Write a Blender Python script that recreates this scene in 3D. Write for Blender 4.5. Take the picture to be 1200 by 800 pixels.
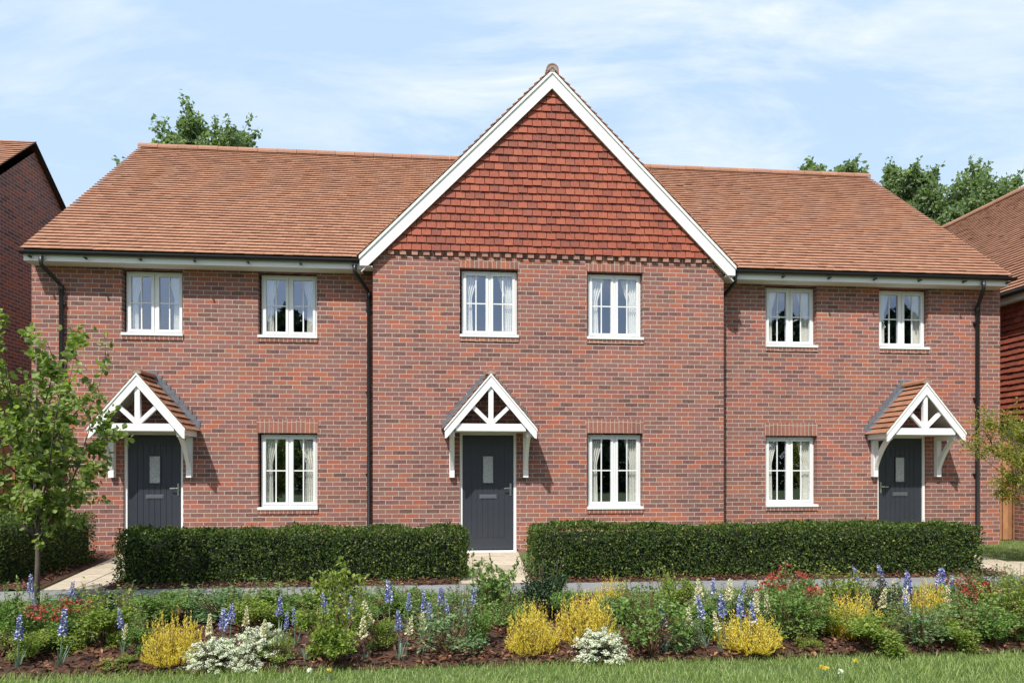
import bpy, math, random
import numpy as np
from math import radians, tan, atan, sin, cos, pi, floor, ceil, sqrt
from mathutils import Vector, Matrix
for o in list(bpy.data.objects): bpy.data.objects.remove(o)
scene = bpy.context.scene
C = scene.collection
RNG = np.random.default_rng(7)
random.seed(7)

# ------------------------------------------------------------------ camera
YAW = radians(5.385); CD = 13.05; CH = 1.5; FPX = 820.0
cam_d = bpy.data.cameras.new('camera'); cam = bpy.data.objects.new('camera', cam_d); C.objects.link(cam)
cam.location = (0, -CD, CH); cam.rotation_euler = (radians(90), 0, -YAW)
cam_d.sensor_width = 36; cam_d.lens = FPX / 1200 * 36; cam_d.shift_y = 150 / 1200
cam_d.clip_end = 2000
scene.camera = cam
# ------------------------------------------------------------------ sky and sun
LIGHT = Vector((0.42, 0.80, -1.20)).normalized()
SUN_EL = math.asin(-LIGHT.z); SUN_AZ = math.atan2(-LIGHT.x, -LIGHT.y)
w = bpy.data.worlds.new('World'); scene.world = w; w.use_nodes = True
nt = w.node_tree; nt.nodes.clear()
def wn(t, **k):
    n = nt.nodes.new(t)
    for a, b in k.items(): setattr(n, a, b)
    return n
sky = wn('ShaderNodeTexSky', sky_type='NISHITA', sun_disc=False)
sky.sun_elevation = SUN_EL; sky.sun_rotation = SUN_AZ
sky.air_density = 1.0; sky.dust_density = 1.6; sky.ozone_density = 1.0
tc = wn('ShaderNodeTexCoord')
sep = wn('ShaderNodeSeparateXYZ'); nt.links.new(tc.outputs['Generated'], sep.inputs[0])
zadd = wn('ShaderNodeMath', operation='ADD'); zadd.inputs[1].default_value = 0.18; nt.links.new(sep.outputs['Z'], zadd.inputs[0])
dx = wn('ShaderNodeMath', operation='DIVIDE'); dy = wn('ShaderNodeMath', operation='DIVIDE')
nt.links.new(sep.outputs['X'], dx.inputs[0]); nt.links.new(zadd.outputs[0], dx.inputs[1])
nt.links.new(sep.outputs['Y'], dy.inputs[0]); nt.links.new(zadd.outputs[0], dy.inputs[1])
comb = wn('ShaderNodeCombineXYZ'); nt.links.new(dx.outputs[0], comb.inputs[0]); nt.links.new(dy.outputs[0], comb.inputs[1])
mp = wn('ShaderNodeMapping'); mp.inputs['Scale'].default_value = (1.0, 2.3, 1.0); mp.inputs['Rotation'].default_value = (0, 0, radians(24)); mp.inputs['Location'].default_value = (3.4, 1.2, 0)
nt.links.new(comb.outputs[0], mp.inputs[0])
n1 = wn('ShaderNodeTexNoise'); n1.inputs['Scale'].default_value = 1.5; n1.inputs['Detail'].default_value = 9; n1.inputs['Roughness'].default_value = .62; n1.inputs['Distortion'].default_value = .5
n2 = wn('ShaderNodeTexNoise'); n2.inputs['Scale'].default_value = .55; n2.inputs['Detail'].default_value = 3
nt.links.new(mp.outputs[0], n1.inputs[0]); nt.links.new(comb.outputs[0], n2.inputs[0])
r1 = wn('ShaderNodeMapRange'); r1.inputs[1].default_value = .44; r1.inputs[2].default_value = .68
r2 = wn('ShaderNodeMapRange'); r2.inputs[1].default_value = .34; r2.inputs[2].default_value = .66
nt.links.new(n1.outputs[0], r1.inputs[0]); nt.links.new(n2.outputs[0], r2.inputs[0])
mul = wn('ShaderNodeMath', operation='MULTIPLY'); nt.links.new(r1.outputs[0], mul.inputs[0]); nt.links.new(r2.outputs[0], mul.inputs[1])
hz = wn('ShaderNodeMapRange'); hz.inputs[1].default_value = -.6; hz.inputs[2].default_value = .7; hz.inputs[3].default_value = .22; hz.inputs[4].default_value = .85   # thin haze, heaviest on the far side of the sky
nt.links.new(sep.outputs['Y'], hz.inputs[0])
cm0 = wn('ShaderNodeMixRGB'); cm0.inputs[2].default_value = (4.4, 5.9, 7.75, 1)
nt.links.new(hz.outputs[0], cm0.inputs[0]); nt.links.new(sky.outputs[0], cm0.inputs[1])
vs = wn('ShaderNodeMath', operation='MULTIPLY'); vs.inputs[1].default_value = 1.45; vs.use_clamp = True
nt.links.new(mul.outputs[0], vs.inputs[0])
cm = wn('ShaderNodeMixRGB'); cm.inputs[2].default_value = (7.2, 7.55, 7.9, 1)
nt.links.new(vs.outputs[0], cm.inputs[0]); nt.links.new(cm0.outputs[0], cm.inputs[1])
lo = wn('ShaderNodeMapRange'); lo.inputs[1].default_value = .06; lo.inputs[2].default_value = .42; lo.inputs[3].default_value = .55; lo.inputs[4].default_value = 0
nt.links.new(sep.outputs['Z'], lo.inputs[0])
lm = wn('ShaderNodeMath', operation='MULTIPLY'); nt.links.new(lo.outputs[0], lm.inputs[0]); nt.links.new(hz.outputs[0], lm.inputs[1])
cm2 = wn('ShaderNodeMixRGB'); cm2.inputs[2].default_value = (6.0, 7.0, 7.9, 1)      # paler air low over the roofs
nt.links.new(lm.outputs[0], cm2.inputs[0]); nt.links.new(cm.outputs[0], cm2.inputs[1]); cm = cm2
bg = wn('ShaderNodeBackground'); bg.inputs[1].default_value = 0.105
nt.links.new(cm.outputs[0], bg.inputs[0])
wo = wn('ShaderNodeOutputWorld'); nt.links.new(bg.outputs[0], wo.inputs[0])
sun_d = bpy.data.lights.new('sun', 'SUN'); sun = bpy.data.objects.new('sun', sun_d); C.objects.link(sun)
sun_d.energy = 4.2; sun_d.angle = radians(0.9); sun_d.color = (1, .955, .88)
sun.rotation_euler = LIGHT.to_track_quat('-Z', 'Y').to_euler(); sun.location = (-10, -20, 30)
scene.view_settings.view_transform = 'Standard'; scene.view_settings.look = 'None'
scene.view_settings.exposure = 0.45; scene.view_settings.gamma = 1
scene.view_settings.use_curve_mapping = False

# ------------------------------------------------------------------ helpers
def ground_at(x, y, z=0.0):          # point of the ground under a place measured in the photo
    a = FPX * (CH - z) / (y - 550); u = (x - 600) / FPX
    return a * sin(YAW) + a * u * cos(YAW), a * cos(YAW) - a * u * sin(YAW) - CD
def depth_of(X, Y): return X * sin(YAW) + (Y + CD) * cos(YAW)

class MB:
    def __init__(s): s.v = []; s.f = []
    def add(s, V, F):
        b = len(s.v); s.v += [tuple(p) for p in V]; s.f += [tuple(i + b for i in f) for f in F]; return s
    def box(s, x0, x1, y0, y1, z0, z1, M=None):
        V = [Vector((x, y, z)) for x in (x0, x1) for y in (y0, y1) for z in (z0, z1)]
        if M: V = [M @ p for p in V]
        return s.add(V, [(0, 1, 3, 2), (4, 6, 7, 5), (0, 4, 5, 1), (2, 3, 7, 6), (0, 2, 6, 4), (1, 5, 7, 3)])
    def quad(s, a, b, c, d): return s.add([a, b, c, d], [(0, 1, 2, 3)])
    def prism(s, poly, y0, y1, M=None):       # poly in xz extruded along y
        n = len(poly); V = [Vector((p[0], y, p[1])) for y in (y0, y1) for p in poly]
        if M: V = [M @ p for p in V]
        F = [tuple(range(n)), tuple(range(2 * n - 1, n - 1, -1))] + [(i, i + n, (i + 1) % n + n, (i + 1) % n) for i in range(n)]
        return s.add(V, F)
    def tube(s, pts, rad, n=8, cap=True):
        pts = [Vector(p) for p in pts]
        if not hasattr(rad, '__len__'): rad = [rad] * len(pts)
        rings = []; 
        for i, p in enumerate(pts):
            d = (pts[min(i + 1, len(pts) - 1)] - pts[max(i - 1, 0)]).normalized()
            a = d.orthogonal().normalized() if i == 0 else (prev - d * prev.dot(d)).normalized()
            prev = a; b = d.cross(a)
            rings += [p + (a * cos(2 * pi * k / n) + b * sin(2 * pi * k / n)) * rad[i] for k in range(n)]
        F = [(i * n + k, i * n + (k + 1) % n, (i + 1) * n + (k + 1) % n, (i + 1) * n + k) for i in range(len(pts) - 1) for k in range(n)]
        if cap: F += [tuple(range(n - 1, -1, -1)), tuple(range((len(pts) - 1) * n, len(pts) * n))]
        return s.add(rings, F)
    def build(s, name, mat, parent=None, smooth=False):
        me = bpy.data.meshes.new(name); me.from_pydata(s.v, [], s.f); me.update()
        return link(name, me, mat, parent, smooth)
def link(name, me, mat, parent=None, smooth=False):
    if mat and not me.materials: me.materials.append(mat)
    if smooth: me.polygons.foreach_set('use_smooth', [True] * len(me.polygons))
    o = bpy.data.objects.new(name, me); C.objects.link(o)
    if parent: o.parent = parent
    return o
def np_mesh(name, V, F):             # F: (m,k) int array, all faces k-gons
    V = np.asarray(V, np.float32); F = np.asarray(F, np.int32); m, k = F.shape
    me = bpy.data.meshes.new(name)
    me.vertices.add(len(V)); me.vertices.foreach_set('co', V.ravel())
    me.loops.add(m * k); me.loops.foreach_set('vertex_index', F.ravel())
    me.polygons.add(m); me.polygons.foreach_set('loop_start', np.arange(0, m * k, k, dtype=np.int32))
    me.polygons.foreach_set('use_smooth', np.zeros(m, bool))
    me.update(calc_edges=True); me.validate()
    return me
def tag(o, label=None, cat=None, group=None, kind=None):
    if label: o['label'] = label
    if cat: o['category'] = cat
    if group: o['group'] = group
    if kind: o['kind'] = kind
    return o
def empty(name, loc=(0, 0, 0), **k):
    o = bpy.data.objects.new(name, None); C.objects.link(o); o.location = loc; o.empty_display_size = .2
    return tag(o, **k)
def copy_tree(o):
    c = o.copy(); C.objects.link(c)
    for ch in o.children:
        d = ch.copy(); C.objects.link(d); d.parent = c
    return c

# ------------------------------------------------------------------ materials
class NT:
    def __init__(s, name):
        s.m = bpy.data.materials.new(name); s.m.use_nodes = True; s.t = s.m.node_tree; s.t.nodes.clear()
    def n(s, t, ins=None, **k):
        nd = s.t.nodes.new(t)
        for a, b in k.items(): setattr(nd, a, b)
        for a, b in (ins or {}).items():
            if hasattr(b, 'is_linked') or isinstance(b, bpy.types.NodeSocket): s.t.links.new(b, nd.inputs[a])
            else: nd.inputs[a].default_value = b
        return nd
    def math(s, op, a, b=None, c=None, clamp=False):
        nd = s.t.nodes.new('ShaderNodeMath'); nd.operation = op; nd.use_clamp = clamp
        for i, v in enumerate((a, b, c)):
            if v is None: continue
            if isinstance(v, bpy.types.NodeSocket): s.t.links.new(v, nd.inputs[i])
            else: nd.inputs[i].default_value = v
        return nd.outputs[0]
    def ramp(s, fac, stops, interp='LINEAR'):
        nd = s.t.nodes.new('ShaderNodeValToRGB'); cr = nd.color_ramp; cr.interpolation = interp
        while len(cr.elements) < len(stops): cr.elements.new(.5)
        for e, (p, c) in zip(cr.elements, stops): e.position = p; e.color = (*c, 1)
        s.t.links.new(fac, nd.inputs[0]); return nd.outputs[0]
    def mix(s, fac, a, b, mode='MIX'):
        nd = s.t.nodes.new('ShaderNodeMixRGB'); nd.blend_type = mode
        for i, v in enumerate((fac, a, b)):
            if isinstance(v, bpy.types.NodeSocket): s.t.links.new(v, nd.inputs[i])
            else: nd.inputs[i].default_value = v if i == 0 else (*v, 1)
        return nd.outputs[0]
    def out(s, sh): s.n('ShaderNodeOutputMaterial', {0: sh}); return s.m
    def noise(s, scale, detail=3, rough=.5, vec=None):
        if vec is None: vec = s.n('ShaderNodeTexCoord').outputs['Object']
        return s.n('ShaderNodeTexNoise', {'Vector': vec, 'Scale': scale, 'Detail': detail, 'Roughness': rough}).outputs[0]
def plain(name, col, rough=.5, var=.12, scale=9, metal=0, spec=.5, bump=0):
    t = NT(name); f = t.noise(scale, 4)
    c = t.ramp(f, [(.3, [x * (1 - var) for x in col]), (.7, [min(1, x * (1 + var)) for x in col])])
    ins = {'Base Color': c, 'Roughness': rough, 'Metallic': metal, 'Specular IOR Level': spec}
    if bump: ins['Normal'] = t.n('ShaderNodeBump', {'Height': t.noise(scale * 8, 3), 'Strength': bump, 'Distance': .01}).outputs[0]
    return t.out(t.n('ShaderNodeBsdfPrincipled', ins).outputs[0])
def island(name, stops, rough=.7, var=.1, trans=0, spec=.3, interp='LINEAR', bump=0, nscale=30):
    t = NT(name); r = t.n('ShaderNodeNewGeometry').outputs['Random Per Island']
    c = t.ramp(r, stops, interp)
    if var:
        c = t.mix(1.0, c, t.ramp(t.noise(nscale, 3), [(.3, (1 - var,) * 3), (.7, (1 + var,) * 3)]), 'MULTIPLY')
    ins = {'Base Color': c, 'Roughness': rough, 'Specular IOR Level': spec}
    if bump: ins['Normal'] = t.n('ShaderNodeBump', {'Height': t.noise(60, 3), 'Strength': bump, 'Distance': .004}).outputs[0]
    sh = t.n('ShaderNodeBsdfPrincipled', ins).outputs[0]
    if trans:
        tr = t.n('ShaderNodeBsdfTranslucent', {'Color': t.mix(1.0, c, (1.5, 1.6, .7), 'MULTIPLY')}).outputs[0]
        sh = t.n('ShaderNodeMixShader', {0: trans, 1: sh, 2: tr}).outputs[0]
    return t.out(sh)
def brick_mat(name, stops, L=.24, H=.08, soldier=False, mortar=(.49, .40, .34)):
    t = NT(name); p = t.n('ShaderNodeSeparateXYZ', {0: t.n('ShaderNodeTexCoord').outputs['Object']})
    u = t.math('ADD', p.outputs[0], p.outputs[1]); v = p.outputs[2]
    if soldier: u, v = v, u
    wob = t.math('MULTIPLY', t.math('SUBTRACT', t.noise(3.5, 2), .5), .010)
    rv = t.math('ADD', t.math('DIVIDE', v, H), t.math('MULTIPLY', wob, 8))
    row = t.math('FLOOR', rv)
    uu = t.math('ADD', t.math('DIVIDE', u, L), t.math('MULTIPLY', row, .5)) if not soldier else t.math('DIVIDE', t.math('ADD', u, .02), L)
    wr = t.n('ShaderNodeTexWhiteNoise', {'W': row}, noise_dimensions='1D').outputs[0]
    uu = t.math('ADD', uu, t.math('MULTIPLY', wr, .10))
    col = t.math('FLOOR', uu)
    cell = t.n('ShaderNodeCombineXYZ', {0: col, 1: row})
    wn_ = t.n('ShaderNodeTexWhiteNoise', {'Vector': cell.outputs[0]}, noise_dimensions='2D')
    patch = t.math('MULTIPLY', t.math('SUBTRACT', t.noise(.45, 2), .5), .55)
    c = t.ramp(t.math('ADD', wn_.outputs[0], patch, clamp=True), stops, 'LINEAR')
    # fired two-tone within single bricks and fine surface grain
    gr = t.noise(26, 4, .7)
    c = t.mix(t.math('MULTIPLY', t.ramp(gr, [(.42, (0, 0, 0)), (.66, (1, 1, 1))]), .50), c, (.38, .150, .105))
    c = t.mix(1.0, c, t.ramp(t.noise(70, 3, .6), [(.3, (.70,) * 3), (.7, (1.26,) * 3)]), 'MULTIPLY')
    fv = t.math('FRACT', rv); fu = t.math('FRACT', uu)
    dv = t.math('MULTIPLY', t.math('SUBTRACT', .5, t.math('ABSOLUTE', t.math('SUBTRACT', fv, .5))), H)
    du = t.math('MULTIPLY', t.math('SUBTRACT', .5, t.math('ABSOLUTE', t.math('SUBTRACT', fu, .5))), L)
    d = t.math('MINIMUM', dv, du)
    d = t.math('ADD', d, t.math('MULTIPLY', t.math('SUBTRACT', gr, .5), .004))
    k = t.n('ShaderNodeMapRange', {0: d, 1: .0042, 2: .0075}).outputs[0]
    mc = t.mix(t.noise(5, 3), tuple(x * .82 for x in mortar), tuple(x * 1.15 for x in mortar))
    c = t.mix(k, mc, c)
    c = t.mix(1.0, c, t.ramp(t.noise(.8, 4, .6), [(.3, (.88, .87, .88)), (.7, (1.08, 1.06, 1.05))]), 'MULTIPLY')
    b = t.n('ShaderNodeBump', {'Height': t.math('ADD', k, t.math('MULTIPLY', gr, .35)), 'Strength': .8, 'Distance': .006}).outputs[0]
    return t.out(t.n('ShaderNodeBsdfPrincipled', {'Base Color': c, 'Roughness': .88, 'Specular IOR Level': .25, 'Normal': b}).outputs[0])
BR = [(0, (.110, .066, .066)), (.20, (.17, .090, .085)), (.38, (.225, .120, .108)), (.52, (.285, .112, .086)), (.66, (.205, .116, .110)), (.82, (.315, .110, .074)), (1, (.385, .126, .074))]
M = {}
M['brick'] = brick_mat('brick', BR)
M['soldier'] = brick_mat('soldier_brick', [(0, (.19, .10, .085)), (.4, (.32, .13, .095)), (.7, (.27, .125, .10)), (1, (.40, .15, .085))], soldier=True)
M['dentil'] = island('dentil_brick', [(0, (.30, .17, .14)), (1, (.42, .22, .17))], .85)
M['rooftile'] = island('clay_roof_tile', [(0, (.315, .158, .100)), (.3, (.340, .174, .110)), (.6, (.362, .190, .120)), (.85, (.385, .208, .132)), (1, (.33, .158, .098))], .8, .07, bump=.3, nscale=14)
M['hungtile'] = island('red_hanging_tile', [(0, (.215, .066, .047)), (.3, (.275, .076, .047)), (.6, (.310, .084, .050)), (.85, (.350, .102, .060)), (1, (.24, .076, .055))], .75, .14, bump=.3, nscale=18)
M['porchtile'] = island('porch_roof_tile', [(0, (.26, .125, .075)), (.5, (.34, .170, .100)), (1, (.29, .14, .085))], .78, .15, bump=.3)
M['ridge'] = island('ridge_tile', [(0, (.31, .155, .100)), (1, (.38, .20, .13))], .8, .15)
M['ridgeend'] = plain('ridge_end_cap', (.30, .23, .20), .85)
M['underlay'] = plain('roof_underlay', (.05, .03, .022), .9)
M['white'] = plain('white_paint', (.80, .80, .79), .45, .025, 3)
M['upvc'] = plain('white_window_frame', (.74, .745, .745), .35, .02, 3)
M['soffit'] = plain('white_soffit', (.72, .72, .71), .6, .03, 4)
M['lining'] = plain('porch_lining', (.40, .36, .30), .7, .08, 6)
M['black'] = plain('black_rainwater_plastic', (.018, .018, .020), .38, .1)
M['lead'] = plain('lead_flashing', (.125, .135, .155), .55, .2, 14, metal=0, spec=.5)
M['door'] = plain('anthracite_door_paint', (.030, .035, .046), .42, .06, 4)
M['groove'] = plain('door_groove', (.012, .014, .018), .6, .06, 4)
M['chrome'] = plain('brushed_metal', (.62, .62, .63), .28, .06, 20, metal=1)
M['letter'] = plain('letterbox_metal', (.22, .23, .26), .35, .06, 20, metal=.7)
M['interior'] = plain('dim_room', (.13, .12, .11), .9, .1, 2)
M['curtain'] = plain('cream_curtain', (.85, .83, .77), .9, .03, 6)
M['timber'] = island('fence_timber', [(0, (.22, .10, .05)), (.5, (.33, .155, .075)), (1, (.42, .21, .105))], .8, .2, nscale=6)
M['bark'] = plain('young_bark', (.10, .078, .062), .85, .25, 18, bump=.4)
M['oldbark'] = plain('tree_bark', (.075, .06, .045), .9, .25, 6)
M['twig'] = plain('shrub_stem', (.14, .085, .045), .85, .2, 20)
t = NT('obscure_glass'); v = t.n('ShaderNodeTexVoronoi', {'Vector': t.n('ShaderNodeTexCoord').outputs['Object'], 'Scale': 75.0})
c = t.ramp(v.outputs['Distance'], [(.1, (.20, .22, .23)), (.5, (.42, .45, .46)), (.9, (.58, .60, .60))])
M['obscure'] = t.out(t.n('ShaderNodeBsdfPrincipled', {'Base Color': c, 'Roughness': .22, 'Normal': t.n('ShaderNodeBump', {'Height': v.outputs['Distance'], 'Strength': .9, 'Distance': .01}).outputs[0]}).outputs[0])
t = NT('window_glass')
gl = t.n('ShaderNodeBsdfGlossy', {'Color': (.78, .85, 1.0, 1), 'Roughness': 0.0, 'Normal': t.n('ShaderNodeBump', {'Height': t.noise(1.1, 1), 'Strength': .06, 'Distance': .05}).outputs[0]}).outputs[0]
tr = t.n('ShaderNodeBsdfTransparent', {'Color': (.95, .97, .97, 1)}).outputs[0]
M['glass'] = t.out(t.n('ShaderNodeMixShader', {0: .27, 1: tr, 2: gl}).outputs[0])
def leafmat(name, stops, trans=.38, rough=.5, spec=.35, var=.0): return island(name, stops, rough, var, trans, spec)
M['hedge'] = leafmat('hedge_leaf', [(0, (.026, .052, .011)), (.5, (.054, .095, .019)), (.85, (.10, .15, .030)), (.97, (.17, .21, .045)), (1, (.30, .29, .06))], .25, .5, .22)
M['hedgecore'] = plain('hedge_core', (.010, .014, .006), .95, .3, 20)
M['treeleaf'] = leafmat('young_tree_leaf', [(0, (.10, .155, .038)), (.5, (.19, .27, .07)), (1, (.32, .38, .13))], .45)
M['birchleaf'] = leafmat('small_tree_leaf', [(0, (.13, .155, .025)), (.5, (.23, .25, .045)), (1, (.36, .35, .08))], .45)
M['bgleaf'] = leafmat('background_leaf', [(0, (.10, .150, .085)), (.5, (.18, .25, .13)), (1, (.28, .36, .20))], .45)
M['shrub'] = [leafmat('shrub_leaf_mid', [(0, (.075, .140, .036)), (.5, (.145, .245, .062)), (1, (.25, .36, .105))]),
              leafmat('shrub_leaf_lime', [(0, (.10, .155, .028)), (.5, (.19, .27, .050)), (1, (.33, .39, .085))]),
              leafmat('shrub_leaf_blue', [(0, (.085, .15, .072)), (.5, (.15, .24, .11)), (1, (.25, .35, .17))]),
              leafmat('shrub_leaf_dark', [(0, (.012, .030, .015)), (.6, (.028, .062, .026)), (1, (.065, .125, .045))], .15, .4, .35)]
M['yellow'] = leafmat('yellow_broom_flower', [(0, (.46, .34, .04)), (.5, (.74, .60, .09)), (1, (.84, .74, .22))], .4)
M['whitefl'] = leafmat('white_blossom', [(0, (.66, .69, .63)), (1, (.84, .84, .81))], .3)
M['greyleaf'] = leafmat('grey_green_leaf', [(0, (.065, .10, .065)), (1, (.15, .20, .125))], .2)
M['redfl'] = leafmat('red_blossom', [(0, (.22, .028, .022)), (.6, (.36, .060, .048)), (1, (.46, .13, .11))], .2)
M['bluefl'] = island('blue_floret', [(0, (.055, .06, .32)), (.3, (.10, .115, .46)), (.52, (.20, .22, .60)), (.66, (.55, .57, .82)), (1, (.82, .82, .86))], .6, 0, .25, .2)
M['creamfl'] = island('cream_floret', [(0, (.50, .44, .28)), (.5, (.70, .66, .47)), (1, (.80, .77, .62))], .6, 0, .25, .2)
M['strap'] = leafmat('strap_leaf', [(0, (.09, .16, .12)), (1, (.20, .28, .22))], .2)
M['grass'] = leafmat('grass_blade', [(0, (.11, .175, .045)), (.5, (.22, .31, .085)), (.9, (.34, .42, .15)), (1, (.50, .50, .26))], .4)
M['chip'] = island('bark_chip', [(0, (.045, .020, .012)), (.5, (.115, .048, .026)), (.9, (.20, .085, .045)), (1, (.33, .18, .11))], .9, .1)
t = NT('mulch'); f = t.noise(45, 5, .7)
M['mulch'] = t.out(t.n('ShaderNodeBsdfPrincipled', {'Base Color': t.ramp(f, [(.3, (.022, .011, .008)), (.5, (.075, .033, .019)), (.72, (.16, .07, .040))]), 'Roughness': .95, 'Normal': t.n('ShaderNodeBump', {'Height': f, 'Strength': 1, 'Distance': .03}).outputs[0]}).outputs[0])
t = NT('asphalt'); f = t.noise(120, 4, .7)
M['asphalt'] = t.out(t.n('ShaderNodeBsdfPrincipled', {'Base Color': t.mix(1, t.ramp(f, [(.3, (.15, .15, .155)), (.7, (.27, .27, .275))]), t.ramp(t.noise(1.6, 4), [(.3, (.85,) * 3), (.7, (1.12,) * 3)]), 'MULTIPLY'), 'Roughness': .9, 'Normal': t.n('ShaderNodeBump', {'Height': f, 'Strength': .5, 'Distance': .006}).outputs[0]}).outputs[0])
t = NT('soil_and_turf'); f = t.noise(1.2, 6, .65)
M['turf'] = t.out(t.n('ShaderNodeBsdfPrincipled', {'Base Color': t.ramp(f, [(.3, (.055, .085, .020)), (.55, (.085, .125, .030)), (.75, (.12, .15, .042))]), 'Roughness': .95, 'Normal': t.n('ShaderNodeBump', {'Height': t.noise(40, 4), 'Strength': .7, 'Distance': .03}).outputs[0]}).outputs[0])
t = NT('cream_slab'); g_ = t.n('ShaderNodeNewGeometry').outputs['Random Per Island']
M['slab'] = t.out(t.n('ShaderNodeBsdfPrincipled', {'Base Color': t.mix(1, t.mix(g_, (.42, .36, .27), (.54, .46, .36)), t.ramp(t.noise(6, 5, .65), [(.3, (.78, .77, .75)), (.7, (1.1, 1.1, 1.1))]), 'MULTIPLY'), 'Roughness': .85, 'Normal': t.n('ShaderNodeBump', {'Height': t.noise(60, 3), 'Strength': .3, 'Distance': .004}).outputs[0]}).outputs[0])
M['joint'] = plain('slab_joint', (.16, .12, .085), .95)

# ------------------------------------------------------------------ setting: ground, paths, beds
def rect(name, x0, x1, y0, y1, z, mat, **k):
    o = MB().quad((x0, y0, z), (x1, y0, z), (x1, y1, z), (x0, y1, z)).build(name, mat); return tag(o, **k)
rect('ground', -300, 300, -300, 300, 0, M['turf'], kind='structure')
rect('pavement', -60, 60, -4.66, -3.92, .008, M['asphalt'], kind='structure')
def bumpy(name, x0, x1, y0, y1, z, amp, step, mat, edge=.12):
    nx = int((x1 - x0) / step) + 1; ny = max(3, int((y1 - y0) / step) + 1)
    X, Y = np.meshgrid(np.linspace(x0, x1, nx), np.linspace(y0, y1, ny))
    e = np.minimum(np.minimum(Y - y0, y1 - Y), np.minimum(X - x0, x1 - X)) / edge
    e = np.clip(e, 0, 1)
    rr = RNG.random(X.shape); rr = (rr + np.roll(rr, 1, 0) + np.roll(rr, 1, 1)) / 3
    Z = z + e * (.02 + amp * rr)
    Y = Y + (1 - e) * (RNG.random(X.shape) - .5) * .05
    V = np.stack([X, Y, Z], -1).reshape(-1, 3)
    i = np.arange(nx * ny).reshape(ny, nx)
    F = np.stack([i[:-1, :-1], i[:-1, 1:], i[1:, 1:], i[1:, :-1]], -1).reshape(-1, 4)
    return tag(link(name, np_mesh(name, V, F), mat, None, True), kind='structure')
BED = (-6.9, 8.6, -7.72, -5.12)
bumpy('flower_bed_soil', *BED, .004, .05, .06, M['mulch'])
bumpy('hedge_bed_soil', -4.35, .20, -3.91, -2.75, .004, .03, .05, M['mulch'])
bumpy('hedge_bed_soil', 1.10, 8.0, -3.91, -2.75, .004, .03, .05, M['mulch'])
# paths of cream slabs (each slab an island of one mesh), laid on a dark bedding sheet
def slab_path(name, corner, n_along, n_across):
    a, b, c, d = [Vector(p) for p in corner]     # near-left, near-right, far-right, far-left
    base = MB(); base.quad(*[(p.x, p.y, .010) for p in (a, b, c, d)])
    o = tag(base.build(name, M['joint']), kind='structure')
    m = MB()
    P = lambda u, v: (a + (b - a) * u) * (1 - v) + (d + (c - d) * u) * v
    for i in range(n_along):
        for j in range(n_across):
            u0 = j / n_across + .010; u1 = (j + 1) / n_across - .010; v0 = i / n_along + .004; v1 = (i + 1) / n_along - .004
            q = [P(u0, v0), P(u1, v0), P(u1, v1), P(u0, v1)]; h = .020 + .003 * random.random()
            V = [(p.x, p.y, .012) for p in q] + [(p.x, p.y, h) for p in q]
            m.add(V, [(4, 5, 6, 7), (0, 1, 5, 4), (1, 2, 6, 5), (2, 3, 7, 6), (3, 0, 4, 7)])
    return tag(m.build('paving_slabs', M['slab']), kind='structure')
g = ground_at
slab_path('left_path', [(-4.95, -3.93), (-4.22, -3.93), (-4.62, -.05), (-5.72, -.05)], 6, 2)
slab_path('central_path', [(.16, -3.93), (1.12, -3.93), (1.30, -.52), (.24, -.52)], 6, 2)
slab_path('right_path', [(7.75, -3.93), (8.75, -3.93), (9.50, -.05), (8.45, -.05)], 6, 2)
slab_path('side_path', [(8.80, -3.6), (11.5, -4.0), (11.9, -3.0), (9.0, -2.55)], 2, 4)
m = MB(); P0 = [(-5.02, -3.93, .012), (-5.75, -.12, .012), (-6.3, -.12, .05), (-5.45, -3.93, .05)]
tag(m.quad(*P0).build('path_border_soil', M['mulch']), kind='structure')
rect('left_bed_soil', -8.5, -5.4, -3.92, -.02, .014, M['mulch'], kind='structure')

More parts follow.
